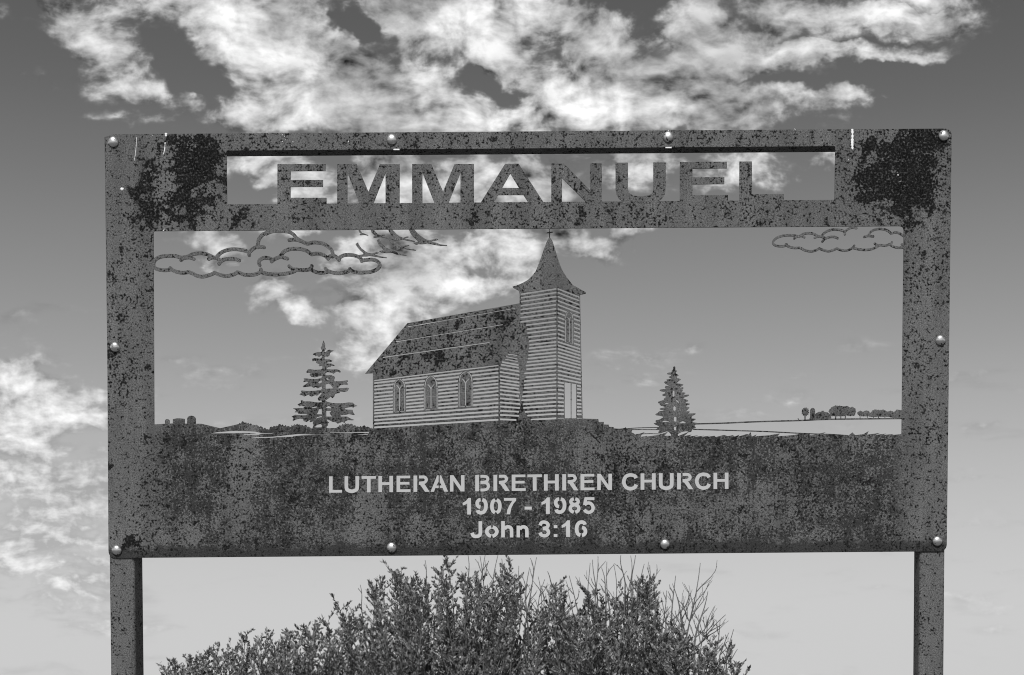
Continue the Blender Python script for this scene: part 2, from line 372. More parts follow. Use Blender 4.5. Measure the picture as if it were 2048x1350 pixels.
# ------------------------------------------------------------------ ground
gm = bpy.data.meshes.new('ground')
N = 60; ext = 6000.0
gv, gf = [], []
axis = [math.copysign(abs(i / 30 - 1) ** 3.2, i / 30 - 1) * ext for i in range(N + 1)]
for yy in axis:
    for xx in axis:
        rr = math.hypot(xx, yy)
        gv.append((xx, yy, (math.sin(xx * .31) * .04 + math.sin(yy * .23 + 1) * .05) * (1 if rr < 60 else 0.2) - 0.0))
for j in range(N):
    for i in range(N):
        a = j * (N + 1) + i; gf.append((a, a + 1, a + N + 2, a + N + 1))
gm.from_pydata(gv, [], gf)
ground = link('ground', gm, MAT_GROUND, None, True); ground['kind'] = 'structure'

# ================================================================== the sign: one steel sheet, cut by torch
SIGN = thing('church_sign', 'rusty cut-steel memorial sign with church silhouette, bolted to two square posts', 'sign', (0, 0, 0))

def zc(pts, sc, ox, oy):            # drawing taken at a magnification: back to sheet units
    return [(x / sc + ox, y / sc + oy) for x, y in pts]
def rect(x0, y0, x1, y1): return [(x0, y0), (x1, y0), (x1, y1), (x0, y1)]
def rounded(pts, rads, n=6):
    out = []; m = len(pts)
    for i in range(m):
        p = Vector(pts[i]); a = (Vector(pts[i - 1]) - p).normalized(); b = (Vector(pts[(i + 1) % m]) - p).normalized()
        r = rads[i]
        if r <= 0: out.append(tuple(p)); continue
        p0 = p + a * r; p1 = p + b * r
        for k in range(n + 1):
            s = k / n; q = p0 * (1 - s) ** 2 + p * 2 * s * (1 - s) + p1 * s * s
            out.append(tuple(q))
    return out
def smooth_line(pts, n=4, closed=False):
    P = [Vector(p) for p in pts]; m = len(P); out = []
    rng_ = range(m if closed else m - 1)
    for i in rng_:
        if closed: p0, p1, p2, p3 = P[i - 1], P[i], P[(i + 1) % m], P[(i + 2) % m]
        else: p0, p1, p2, p3 = P[max(i - 1, 0)], P[i], P[i + 1], P[min(i + 2, m - 1)]
        for k in range(n):
            s = k / n
            out.append(0.5 * ((2 * p1) + (p2 - p0) * s + (2 * p0 - 5 * p1 + 4 * p2 - p3) * s * s + (3 * p1 - p0 - 3 * p2 + p3) * s ** 3))
    if not closed: out.append(P[-1])
    return out
def stroke(pts, wd, n=4, cap=False):
    """band of width wd along a smooth centre line, as a list of small quads plus round ends"""
    L = smooth_line(pts, n) if len(pts) > 2 else [Vector(p) for p in pts]
    lt, rt = [], []
    for i, p in enumerate(L):
        a = L[max(i - 1, 0)]; b = L[min(i + 1, len(L) - 1)]
        t = (b - a).normalized(); nrm = Vector((-t.y, t.x)) * wd * 0.5
        lt.append(p + nrm); rt.append(p - nrm)
    poly = lt[:]
    if cap:
        t = (L[-1] - L[-2]).normalized(); nv = Vector((-t.y, t.x))
        for k in range(1, 5):
            a = math.pi * k / 5; poly.append(L[-1] + (nv * math.cos(a) + t * math.sin(a)) * wd * 0.5)
    poly += rt[::-1]
    if cap:
        t = (L[0] - L[1]).normalized(); nv = Vector((-t.y, t.x))
        for k in range(1, 5):
            a = math.pi * k / 5; poly.append(L[0] + (nv * math.cos(a) + t * math.sin(a)) * wd * 0.5)
    return [tuple(p) for p in poly]
def jag(pts, amp, step, seed=3):
    r = random.Random(seed); out = []
    for (x0, y0), (x1, y1) in zip(pts, pts[1:]):
        n = max(1, int(math.hypot(x1 - x0, y1 - y0) / step))
        for k in range(n):
            s = k / n; up = (k % 2 == 0)
            out.append((x0 + (x1 - x0) * s + r.uniform(-.3, .3) * step, y0 + (y1 - y0) * s + (-amp if up else amp * .3) * r.uniform(.4, 1.1)))
    out.append(pts[-1]); return out

POLYS = []                    # every outline on the sheet: (name, points)
def add(name, pts): POLYS.append((name, [(float(p[0]), float(p[1])) for p in pts]))

add('plate', rounded([(212, 268.5), (1903.5, 257), (1893.5, 1102.5), (217, 1116)], [17, 15, 15, 15]))
add('title', rounded([(453, 301), (1670.5, 292), (1669, 399.6), (454, 408.6)], [2, 3, 3, 2], 3))
add('view', rounded([(306.7, 462), (1807.5, 451.8), (1803, 885), (308.6, 885)], [3, 9, 0, 0], 4))

# --- the big title letters, standing on the bar below the opening
E1 = [(554.8,328.2),(650.9,328.2),(650.9,341.8),(581,341.8),(581,359.8),(645.9,359.8),(645.9,373.5),(581,373.5),(581,395.4),(652.9,395.4),(652.9,412),(554.8,412)]
M1 = [(674.4,328.2),(713.4,328.2),(736.9,383.2),(759.7,328.2),(799.2,328.2),(799.2,412),(771,412),(771,345.2),(744.5,412),(720.7,412),(694.7,345.2),(694.7,412),(674.4,412)]
M2 = [(824.2,328),(862.7,328),(886.1,383),(909.1,328),(947.8,327.6),(947.8,412),(920.9,412),(920.9,345),(894.4,412),(871,412),(844.7,345),(844.7,412),(824.2,412)]
A1 = [(1010.3,327.3),(1037.3,327.3),(1092,412),(1061,412),(1046.8,389.8),(995.7,389.8),(982.3,412),(957,412)]
N1 = [(1102.5,326.8),(1127.5,326.8),(1179.8,380),(1179.8,326),(1203.7,326),(1203.7,412),(1180,412),(1124,355.7),(1124,412),(1102.5,412)]
U1 = [(1231,325.2),(1256,325.2),(1256,378),(1258.4,386),(1266.2,391.2),(1280.8,392.8),(1297.4,390.8),(1305.2,386),(1306.6,378),(1306.6,324.6),(1331.6,324.6),
      (1331.6,378),(1329.6,388),(1323.8,397.2),(1315,402.2),(1306,405),(1300,412),(1262,412),(1255.5,405),(1245.5,402),(1238,397.2),(1233,388),(1231,378)]
E2 = [(1359.6,323.8),(1453.9,323.2),(1453.9,336.3),(1385,336.7),(1385,354.7),(1448.8,354.3),(1448.8,367.9),(1385,368.3),(1385,390.4),(1455.9,390),(1455.9,412),(1359.6,412)]
L1 = [(1478.7,322.9),(1504,322.8),(1504,388.4),(1567.6,388.1),(1567.6,412),(1478.7,412)]
TITLE = [E1, M1, M2, A1, N1, U1, E2, L1]
for i, g in enumerate(TITLE): add('letter%d' % i, g)
add('A_hole', [(1020.5,346.9),(1038,375.8),(1003.9,375.8)])

# --- stencilled lines cut through the lower field
def shear(pts, x0, base0, slope=-0.0096):        # the lines climb slightly to the right
    return [(x, y + (x - x0) * slope) for x, y in pts]
TXT = []
H = 33.0
def cut(pts, top): TXT.append([(x, y + top(x)) for x, y in pts])
top1 = lambda x: 952.4 + (x - 657.7) * -0.0096
def gL(x, r): return [[(x,0),(x+7.5,0),(x+7.5,27.3),(r,27.3),(r,H),(x,H)]]
def gT(x, r): c = (x+r)/2; return [[(x,0),(r,0),(r,5.9),(c+3.8,5.9),(c+3.8,H),(c-3.8,H),(c-3.8,5.9),(x,5.9)]]
def gH(x, r): return [[(x,0),(x+7.6,0),(x+7.6,12.7),(r-7.6,12.7),(r-7.6,0),(r,0),(r,H),(r-7.6,H),(r-7.6,18.6),(x+7.6,18.6),(x+7.6,H),(x,H)]]
def gE(x, r): return [[(x,0),(r-.6,0),(r-.6,5.6),(x+7.5,5.6),(x+7.5,12.6),(r-2.2,12.6),(r-2.2,18.2),(x+7.5,18.2),(x+7.5,27.3),(r,27.3),(r,H),(x,H)]]
def gN(x, r): return [[(x,H),(x,0),(x+6.8,0),(r-7.2,22.4),(r-7.2,0),(r,0),(r,H),(r-7.6,H),(x+7,12),(x+7,H)]]
def gU(x, r): return [stroke([(x+3.8,0),(x+3.8,22),(x+6.2,27.6),((x+r)/2,30.4),(r-6.2,27.6),(r-3.8,22),(r-3.8,0)], 7.6)]
def gR(x, r):
    k = (r - x) / 208.0; f = lambda P: [(x + (a - 1195) * k, (b - 130) / 6.4) for a, b in P]
    return [rect(x, 0, x + 7.7, H), stroke(f([(1265,150),(1300,150),(1340,153),(1362,186),(1340,218),(1300,226),(1265,228)]), 6.3),
            f([(1265,212),(1320,224),(1345,250),(1403,341),(1345,341),(1300,275),(1285,255),(1265,250)])]
def gA(x, r):
    k = (r - x) / 230.0; f = lambda P: [(x + (a - 1410) * k, (b - 128) / 6.4) for a, b in P]
    return [f([(1410,340),(1497,128),(1517,128),(1517,210),(1490,258),(1517,258),(1517,292),(1475,292),(1458,340)]),
            f([(1530,128),(1548,128),(1640,340),(1588,340),(1568,292),(1530,292),(1530,258),(1553,258),(1530,210)])]
def gB(x, r):
    k = (r - x) / 197.0; f = lambda P: [(x + (a - 130) * k, (b - 124) / 6.4) for a, b in P]
    return [rect(x, 0, x + 7.7, H), stroke(f([(197,143),(240,143),(278,152),(292,180),(275,208),(240,218),(197,219)]), 6.2),
            stroke(f([(197,221),(245,222),(285,236),(300,272),(282,306),(245,317),(197,317)]), 6.2)]
def gC(x, r):
    k = (r - x) / 253.0; f = lambda P: [(x + (a - 185) * k, (b - 125) / 7.95) for a, b in P]
    return [stroke(f([(412,203),(392,168),(345,152),(300,152),(245,180),(217,257),(245,335),(300,366),(345,366),(392,345),(414,302)]), 7.4)]
G = dict(L=gL, T=gT, H=gH, E=gE, N=gN, U=gU, R=gR, A=gA, B=gB, C=gC)
for ch, x, r in [('L',657.7,684),('U',688.8,718),('T',722.8,752),('H',756.4,786),('E',792.8,821),('R',826.7,859),('A',860.6,896.3),('N',899.8,929),
                 ('B',950.3,981),('R',986.7,1019.4),('E',1023.3,1051.4),('T',1054.7,1084),('H',1087.8,1117.5),('R',1124.5,1156.9),('E',1161,1189),('N',1194.5,1224),
                 ('C',1243.5,1275.6),('H',1281.2,1311.4),('U',1317.8,1347.3),('R',1354.2,1386.9),('C',1389.5,1421.6),('H',1427,1457.2)]:
    for pl in G[ch](x, r): cut(pl, top1)
Z = 6.827
def z3(P, dx=0, dy=0): return zc([(a + dx, b + dy) for a, b in P], Z, 910, 985)
def zs(P, wd, dx=0, dy=0): return stroke(z3(P, dx, dy), wd / Z)
one = [(165,300),(165,150),(140,166),(105,178),(103,140),(150,110),(180,72),(218,72),(218,300)]
nineL = [(349,97),(325,103),(304,130),(305,165),(322,192),(349,199)]
nineR = [(371,97),(400,110),(418,145),(422,190),(412,235),(385,268),(345,275),(318,262),(309,238)]
TXT.append(z3(one)); TXT.append(zs(nineL, 50)); TXT.append(zs(nineR, 51))
TXT.append(zs([(548,97),(515,125),(503,185),(515,245),(548,275)], 50)); TXT.append(zs([(567,97),(600,125),(612,185),(600,245),(567,275)], 50))
TXT.append(z3([(667,72),(835,72),(835,110),(800,150),(770,210),(752,297),(702,297),(715,230),(745,165),(780,112),(667,112)]))
TXT.append(z3(rect(950, 190, 1048, 233)))
TXT.append(z3(one, 1076, -8)); TXT.append(zs(nineL, 50, 1073, -9)); TXT.append(zs(nineR, 51, 1073, -9))
for s in (-1, 1):
    m8 = lambda P: [(1632 + s * a, b) for a, b in P]
    TXT.append(zs(m8([(10,86),(38,96),(50,122),(38,148),(0,163)]), 46)); TXT.append(zs(m8([(0,165),(42,182),(58,215),(44,250),(10,268)]), 48))
TXT.append(z3([(1770,62),(1903,62),(1903,103),(1805,103),(1796,150),(1765,172),(1748,165)]))
TXT.append(zs([(1768,166),(1800,145),(1835,142),(1870,165),(1886,212),(1868,252),(1828,270),(1788,258),(1766,232)], 47))
TXT.append(zs([(345,390),(345,480),(345,555),(330,587),(290,598),(250,588),(231,548)], 50))
TXT.append(zs([(493,470),(455,488),(433,532),(455,576),(493,596)], 50)); TXT.append(zs([(512,470),(550,488),(572,532),(550,576),(512,596)], 50))
TXT.append(z3(rect(630, 388, 680, 613))); TXT.append(zs([(676,498),(700,472),(735,468),(765,488),(772,530),(772,613)], 48))
TXT.append(z3(rect(840, 450, 887, 612))); TXT.append(zs([(884,500),(908,474),(943,468),(974,488),(981,530),(981,612)], 48))
TXT.append(zs([(1160,448),(1180,412),(1215,402),(1255,416),(1271,446),(1250,478),(1198,490)], 48))
TXT.append(zs([(1198,490),(1252,500),(1277,542),(1255,580),(1215,589),(1177,576),(1159,545)], 48))
TXT.append(z3(rect(1348, 443, 1398, 487))); TXT.append(z3(rect(1348, 565, 1398, 608)))
TXT.append(z3(one, 1352, 306))
six = lambda P: [(1805 - (a - 278), 606 - (b - 72)) for a, b in P]
TXT.append(zs(six(nineL), 50)); TXT.append(zs(six(nineR), 51))
for i, pl in enumerate(TXT): add('text%d' % i, pl)

# --- ground line, hedges, grave stones, paths
prof = [(300,849.5),(329,847.4),(345,846.8),(403,847.4),(440.4,856.4),(477.5,848)]
prof += jag([(478,847.5),(486.4,844),(502,849),(515.6,852),(524.6,856),(537,860),(542.6,854.5),(560.6,850),(578.5,854.5),(594.2,848.5),(612.2,852.2),(621.2,857),(648,857)], 2.4, 2.6, 5)
prof += [(650,856),(672.9,856)]
prof += jag([(673,855.5),(679.6,852),(690.8,847.5),(704.3,849.5),(715.5,854),(729,852.5),(738,855.5),(745.9,857.5)], 2.2, 2.6, 6)
prof += [(747,857.6),(998,842.5),(1040,841.2),(1113,838.6),(1165.3,837),(1196.7,838),(1197.4,843.7),(1207.6,843.7),(1208,848.8),(1217.6,849.2),(1218,853.3),(1227.7,854.3),(1228,856.7),(1238.4,857.4),(1249,856),(1251,854.2),(1253,856.5)]
prof += zc([(560,905),(595,912),(585,935),(640,965),(735,933),(700,965),(690,988),(765,975),(760,985),(900,965),(850,985),(1000,930),(960,975),(1030,975),(1100,985),(1240,930),(1180,980),(1270,962),(1240,985),(1340,970),(1290,990),(1410,975),(1360,992),(1475,975),(1440,990),(1530,975),(1545,990),(1640,965),(1680,980),(1740,968),(1760,985),(1815,962),(1800,985),(1900,955),(1920,962),(1940,933),(1955,985),(2010,960),(1995,988)], 5.689, 1160, 700)
prof += zc([(240,588),(340,582),(445,565),(425,590),(560,580),(640,565),(700,568),(720,582),(852,553),(810,578),(900,575),(1050,586),(1090,555),(1115,580),(1190,570),(1235,543),(1222,575),(1335,560),(1290,578),(1392,566),(1360,578),(1458,570),(1430,580),(1527,570)], 4.452, 1460, 740)
add('soil', prof + [(1830,870),(1830,900),(290,900),(290,849)])
def stone(x0, x1, top, foot, rnd):
    r = (x1 - x0) / 2; c = (x0 + x1) / 2
    if not rnd: return [(x0, foot), (x0, top + .6), (c - 4, top - 1), (c + 3, top - 1), (x1, top), (x1, foot)]
    return [(x0, foot)] + [(c - r * math.cos(math.pi * k / 8), top + r * .8 - r * .8 * math.sin(math.pi * k / 8)) for k in range(9)] + [(x1, foot)]
STONES = [stone(329.9, 338.9, 838, 849.5, True), stone(345.6, 369.2, 837.6, 849, False), stone(374, 391.4, 831.2, 849, True)]
for i, s_ in enumerate(STONES): add('stone%d' % i, s_)
k8 = lambda P: zc(P, 4.452, 300, 820)
for i, pl in enumerate([
  [(540,205),(600,195),(690,188),(760,183),(930,190),(1000,205),(1095,205),(1090,210),(985,212),(970,220),(835,220),(830,214),(940,208),(840,203),(740,207),(545,208)],
  [(885,245),(950,240),(1090,236),(1170,228),(1240,220),(1320,212),(1480,218),(1600,218),(1590,223),(1450,222),(1350,226),(1280,232),(1270,238),(1160,240),(1090,246),(940,250)],
  [(1520,197),(1575,195),(1575,199),(1520,199)],
  [(1600,192),(1700,196),(1955,192),(1945,204),(1850,202),(1700,201),(1600,199)],
  [(1845,218),(1945,212),(1935,220),(1850,222)]]): add('slit%d' % i, k8(pl))

# --- spruces
t1 = [(520,70),(540,125),(538,160),(550,180),(530,215),(545,235),(575,205),(600,196),(655,210),(620,225),(605,245),(600,270),(575,290),(545,285),(530,300),(533,330),(560,328),(600,330),(638,345),(620,360),(590,362),(560,370),(555,385),(620,383),(668,405),(660,415),(620,410),(610,428),(575,432),(555,450),(570,460),(650,465),(700,462),(740,475),(752,495),(740,505),(700,490),(670,505),(655,520),(620,505),(570,497),(545,510),(540,530),(560,540),(620,540),(672,562),(668,585),(660,605),(670,625),(740,625),(845,610),(850,620),(832,635),(852,660),(840,668),(790,665),(745,675),(720,705),(690,720),(735,720),(840,710),(862,718),(840,755),(800,765),(740,760),(735,780),(700,785),(668,800),(665,825),(640,850),(610,830),(590,850),(560,870),(540,885),(570,900),(640,918),(700,920),(780,922),(850,910),(915,912),(940,938),(975,955),(930,965),(920,980),(895,968),(850,975),(805,985),(820,1005),(910,1010),(918,1040),(940,1070),(925,1078),(860,1065),(800,1078),(745,1082),(760,1100),(840,1100),(880,1125),(935,1145),(900,1150),(850,1145),(815,1160),(800,1185),(770,1170),(745,1180),(710,1195),(680,1175),(640,1170),(600,1150),(560,1135),(570,1160),(592,1180),(575,1195),(580,1215),(560,1230),(555,1275),
 (365,1270),(385,1215),(373,1190),(385,1160),(340,1175),(330,1165),(345,1140),(320,1150),(290,1172),(250,1160),(245,1135),(200,1125),(140,1140),(110,1158),(100,1150),(115,1120),(88,1100),(140,1075),(200,1082),(280,1080),(320,1062),(250,1065),(180,1062),(165,1040),(130,1042),(150,1015),(108,990),(180,985),(240,985),(275,962),(210,955),(190,960),(168,935),(215,915),(212,880),(230,878),(260,895),(340,895),(400,905),(460,910),(495,900),(500,885),(470,880),(455,888),(440,860),(465,825),(495,790),(480,775),(425,820),(420,808),(385,815),(360,830),(330,820),(320,800),(285,815),(255,828),(225,810),(200,808),(195,800),(225,775),(210,755),(230,748),(300,755),(400,752),(480,742),(500,725),(495,690),(470,700),(440,718),(410,700),(385,712),(350,690),(300,695),(245,702),(238,690),(300,650),(315,635),(290,625),(250,632),(245,622),(265,610),(248,590),(270,583),(340,592),(420,595),(490,580),(500,560),(490,548),(450,555),(400,570),(350,560),(330,540),(345,515),(320,505),(290,508),(288,495),(310,462),(340,460),(400,470),(480,465),(502,455),(505,425),(490,410),(465,420),(455,410),(470,385),(440,383),(420,375),(425,355),(400,345),(370,352),(362,320),(400,312),(460,318),(490,315),(500,290),(490,270),(460,290),(440,285),(430,270),(405,285),(400,268),(375,265),(385,248),(430,232),(490,228),(500,215),(480,172),(495,150),(500,125)]
t1h = [[(445,635),(470,612),(498,610),(495,640),(460,655)],[(545,665),(580,655),(610,665),(640,705),(650,720),(545,725)],[(548,585),(570,580),(595,600),(570,605)],
 [(555,968),(590,955),(630,985),(625,990),(555,985)],[(555,1020),(630,1020),(600,1050),(620,1085),(640,1100),(555,1100)],[(455,1000),(495,998),(498,1070),(425,1068),(445,1035)],
 [(358,975),(435,960),(430,975),(400,985),(360,985)],[(395,1245),(430,1210),(475,1200),(498,1215),(495,1245),(440,1248)],[(405,1135),(430,1105),(495,1090),(495,1108),(450,1115)]]
add('spruce0', zc(t1, 6.75, 570, 670))
for i, h in enumerate(t1h): add('spruce0_hole%d' % i, zc(h, 6.75, 570, 670))
t2 = [(492,103),(512,120),(515,165),(540,182),(520,205),(515,222),(545,240),(568,258),(550,268),(530,280),(540,300),(600,320),(605,330),(575,345),(560,365),(525,388),(600,400),(648,410),(640,425),(600,450),(580,465),(645,460),(650,475),(630,490),(640,510),(620,545),(680,548),(682,560),(650,590),(735,582),(745,595),(720,610),(670,625),(645,650),(725,675),(730,690),(690,710),(675,725),(750,732),(755,745),(715,760),(680,780),(745,795),(750,808),(720,835),(690,865),(750,862),(755,875),(720,900),(855,900),(850,915),(800,940),(790,965),(790,985),(850,990),(855,1000),(810,1030),(795,1048),(880,1060),(880,1075),(850,1090),(830,1110),(855,1130),(855,1145),(810,1155),(795,1180),(780,1210),(740,1215),(715,1198),(640,1205),(600,1220),(555,1250),(555,1310),(440,1310),(440,1250),(395,1205),(370,1200),(320,1215),(260,1230),(225,1225),(225,1218),(240,1180),(215,1170),(185,1165),(240,1130),(230,1110),(170,1085),(148,1070),(200,1048),(175,1030),(185,1015),(240,1005),(310,965),(300,950),(240,935),(190,930),(175,912),(215,890),(240,865),(300,855),(330,840),(260,835),(245,822),(270,810),(330,800),(335,785),(270,768),(245,745),(260,735),(225,725),(220,705),(270,685),(320,675),(315,655),(345,630),(355,610),(300,600),(290,585),(310,570),(345,560),(335,535),(270,525),(245,508),(265,495),(340,492),(350,480),(335,460),(345,435),(400,435),(405,430),(340,395),(322,370),(340,358),(375,358),(362,330),(390,322),(430,318),(440,305),(405,290),(400,278),(440,268),(440,245),(380,238),(375,222),(400,212),(450,208),(450,180),(475,155),(475,120)]
t2h = [[(515,680),(540,672),(585,715),(560,718)],[(330,740),(360,715),(420,740)],[(272,1050),(320,1020),(405,1030),(400,1040)],[(572,1050),(640,1028),(700,1050),(640,1065)]]
for a, b, c_, d_ in [(468,510,498,622),(480,773,518,857),(488,950,530,1042),(490,1118,525,1190)]:
    mx_ = (a + c_) / 2; t2h.append([(a, b + 15), (mx_, b), (c_, b + 15), (c_, d_ - 15), (mx_, d_), (a, d_ - 15)])
add('spruce1', zc(t2, 8.433, 1290, 720))
for i, h in enumerate(t2h): add('spruce1_hole%d' % i, zc(h, 8.433, 1290, 720))

# --- fence lines and the far farm
for i, (pl, wd) in enumerate([([(1253,857.4),(1275,855.6),(1320,854.6)],1.4),([(1256,859),(1290,859),(1320,859.2)],1.2),
    ([(1386,847.6),(1441,846.3),(1480,844.6),(1514,843.2),(1554,842),(1600,840.8),(1662,838.3),(1803.5,836.8)],2.4),
    ([(1386,858.4),(1441,860),(1520,862.4),(1561,864.3),(1617,867.2),(1662,868.6),(1696,871)],1.9),([(1272,868.5),(1300,867),(1330,868.4)],1.2)]):
    add('wire%d' % i, stroke(pl, wd, 3))
kf = lambda P: zc(P, 8.533, 1580, 790)
def crown(cx, cy, rx, ry, seed, n=26):
    r = random.Random(seed)
    return [(cx + math.cos(2 * math.pi * k / n) * rx * (1.12 if k % 2 else .88) * r.uniform(.93, 1.07), cy + math.sin(2 * math.pi * k / n) * ry * (1.12 if k % 2 else .88) * r.uniform(.93, 1.07)) for k in range(n)]
def cl(pts, amp, step, seed):
    p = jag(pts + [pts[0]], amp, step, seed); return p[:-1]
FARM = [('field_tree', [crown(262,285,62,72,1), rect(248,340,268,430)]),
        ('silo', [[(345,428),(345,262),(352,238),(372,222),(388,219),(405,222),(422,238),(430,262),(430,425)]]),
        ('barn', [[(335,430),(335,390),(432,320),(490,286),(540,285),(540,268),(578,268),(578,285),(640,295),(705,335),(705,418)]]),
        ('tree_row', [cl([(660,275),(700,215),(770,182),(850,187),(920,197),(990,190),(1020,215),(1070,205),(1120,240),(1125,290),(1110,350),(1050,358),(960,355),(860,362),(790,362),(700,358),(690,310)],9,16,4),
                      rect(772,350,790,412), rect(862,350,876,412), rect(938,350,956,410)]),
        ('tree_row', [cl([(1150,300),(1200,264),(1240,290),(1300,262),(1350,277),(1370,308),(1410,262),(1450,247),(1520,257),(1600,250),(1660,285),(1720,267),(1770,290),(1830,248),(1905,262),(1912,402),(1790,395),(1720,373),(1620,368),(1500,368),(1430,372),(1330,362),(1200,362),(1160,330)],5,14,9)]
                      + [rect(x - 5, 355, x + 5, 406) for x in (1198, 1323, 1428, 1512, 1622, 1725)]),
        ('fence_post', [[(132,395),(140,393),(165,432),(150,432)]])]
for i, (nm, pls) in enumerate(FARM):
    for j, pl in enumerate(pls): add('farm%d_%d' % (i, j), kf(pl))

# --- outline clouds
k4 = lambda P: zc(P, 8.533, 300, 455)
k5 = lambda P: zc(P, 8.192, 530, 450)
k7 = lambda P: zc(P, 6.827, 1530, 445)
CL0 = [k4(p) for p in [
 [(55,640),(62,590),(90,545),(140,512),(220,488),(340,480),(440,487),(520,507),(590,505),(650,490),(720,455),(800,440),(880,437),(960,450),(1030,480),(1090,508),(1150,510)],
 [(525,555),(560,525),(610,512),(680,510),(745,532)],[(1000,535),(1050,512),(1110,512),(1165,535),(1205,570)],
 [(1130,510),(1180,450),(1250,405),(1350,375),(1450,368),(1560,380),(1640,400),(1682,420),(1690,470)],
 [(1175,620),(1200,580),(1260,545),(1350,530),(1450,535),(1520,560)],
 [(1690,470),(1690,425),(1740,375),(1800,335),(1870,325),(1945,335)],
 [(1838,335),(1840,270),(1860,190),(1920,120),(2000,80),(2070,50)],
 [(1870,640),(1855,590),(1880,545),(1940,515),(1990,512)],
 [(2000,785),(1950,772),(1895,752),(1890,710)],[(1895,752),(1800,795),(1700,805),(1600,800),(1530,772),(1490,760)],
 [(1490,762),(1420,800),(1310,825),(1200,808),(1100,767)],[(1100,770),(1020,805),(900,835),(800,820),(720,780),(650,755)],
 [(660,757),(560,770),(460,755),(380,722),(345,688)],[(350,712),(260,727),(160,717),(90,692),(60,650)]]]
CL0 += [k5(p) for p in [
 [(20,140),(100,105),(240,92),(380,108),(460,150),(520,215),(570,245),(640,285),(700,302),(780,284),(860,285),(950,303),(1030,350),(1090,410),(1110,480),(1105,515)],
 [(395,245),(450,235),(520,240),(580,258)],[(-30,540),(20,538),(60,540),(110,560)],[(105,595),(140,565),(200,535),(260,520),(310,533),(365,548)],
 [(240,525),(270,480),(320,425),(400,395),(500,385),(600,395),(680,420),(740,462),(765,478),(820,466),(900,470),(980,502),(1030,548)],
 [(1030,550),(1060,512),(1120,500),(1170,525),(1210,570)],[(1210,570),(1230,525),(1300,492),(1400,487),(1500,507),(1565,545),(1580,588)],
 [(1580,582),(1650,570),(1750,563),(1835,588),(1878,640),(1860,700),(1790,745),(1700,770),(1580,777),(1480,770),(1410,742),(1390,715)],
 [(1400,735),(1320,770),(1200,788),(1100,775),(1020,745),(990,712)],[(1030,762),(940,780),(840,770),(770,738),(745,715)],
 [(765,665),(745,715),(680,732),(600,737),(520,727),(450,718),(395,672)],[(520,730),(440,770),(340,793),(200,808),(60,800),(-40,782)]]]
CL1 = [k7(p) for p in [
 [(470,193),(400,176),(310,172),(220,185),(150,215),(112,260),(125,300),(180,320),(260,320),(300,300)],
 [(400,215),(440,190),(500,182),(540,200)],[(470,190),(520,157),(590,143),(660,152),(720,182),(770,192),(820,208)],[(680,205),(720,190),(770,190)],
 [(770,185),(820,133),(890,102),(970,93),(1050,105),(1088,127),(1092,160)],[(1090,130),(1130,90),(1190,67),(1250,75)],[(1190,68),(1182,40)],
 [(785,258),(820,220),(890,196),(950,196),(995,213)],
 [(1355,195),(1410,181),(1480,188)],[(1410,178),(1450,122),(1510,92),(1590,86),(1670,106),(1725,148)],[(1722,150),(1780,133),(1840,147),(1910,195)],
 [(285,295),(320,325),(400,345),(480,345),(540,375),(620,392),(690,380),(740,352)],[(740,352),(800,375),(870,390),(940,372),(980,352)],[(980,352),(1040,375),(1110,380),(1180,355),(1220,315)],
 [(1200,345),(1290,365),(1380,372),(1460,360),(1530,330),(1570,307),(1640,312),(1700,297),(1735,270)],[(1500,285),(1545,317)],[(1710,300),(1750,325),(1820,342),(1910,335)],[(1870,295),(1905,312)]]]
for i, p in enumerate(CL0): add('cloud0_%d' % i, stroke(p, 7.0, 4, True))
for i, p in enumerate(CL1): add('cloud1_%d' % i, stroke(p, 4.5, 4, True))

# --- geese
GE = [[(1205,95),(1320,95),(1400,185),(1480,245),(1540,285),(1620,315),(1700,295),(1740,278),(1780,278),(1805,295),(1770,310),(1700,318),(1665,330),(1680,340),(1780,365),(1850,395),(1985,410),(1985,424),(1850,420),(1740,405),(1650,385),(1580,370),(1540,382),(1470,390),(1400,385),(1360,402),(1330,390),(1290,362),(1390,345),(1370,310),(1290,235),(1240,170)],
 [(780,95),(870,95),(950,180),(1010,230),(1090,260),(1170,232),(1205,240),(1180,252),(1110,268),(1190,290),(1325,326),(1325,340),(1180,320),(1060,290),(1020,305),(940,310),(890,320),(860,300),(915,270),(870,230),(820,175)],
 [(420,95),(490,95),(540,160),(580,195),(640,210),(690,193),(715,200),(690,212),(640,225),(680,240),(768,258),(765,270),(620,242),(560,248),(490,258),(468,240),(520,225),(480,185),(440,150)],
 [(165,95),(205,95),(250,160),(290,170),(320,185),(375,203),(368,214),(290,197),(230,203),(200,204),(195,188),(225,180),(190,150)],
 [(770,270),(815,228),(830,265),(900,320),(960,375),(1020,420),(1100,430),(1160,408),(1212,415),(1180,428),(1100,445),(1140,465),(1230,490),(1350,506),(1345,520),(1200,504),(1090,480),(1040,475),(1000,508),(950,512),(960,490),(890,490),(870,495),(835,466),(915,450),(880,405),(820,345)],
 [(545,310),(600,278),(605,310),(660,390),(740,460),(820,495),(900,520),(940,508),(1010,498),(1000,514),(905,532),(960,560),(1050,593),(1155,613),(1150,627),(1040,612),(950,600),(870,570),(820,560),(760,570),(650,570),(620,550),(595,533),(690,515),(640,455),(580,390)],
 [(112,390),(165,352),(175,390),(230,470),(310,535),(370,570),(470,580),(550,550),(590,565),(550,582),(490,597),(560,620),(640,643),(750,658),(745,674),(620,664),(500,642),(400,632),(340,640),(250,640),(235,665),(180,615),(260,600),(275,575),(200,510),(140,440)]]
for i, g in enumerate(GE): add('goose%d' % i, zc(g, 10.24, 700, 450))

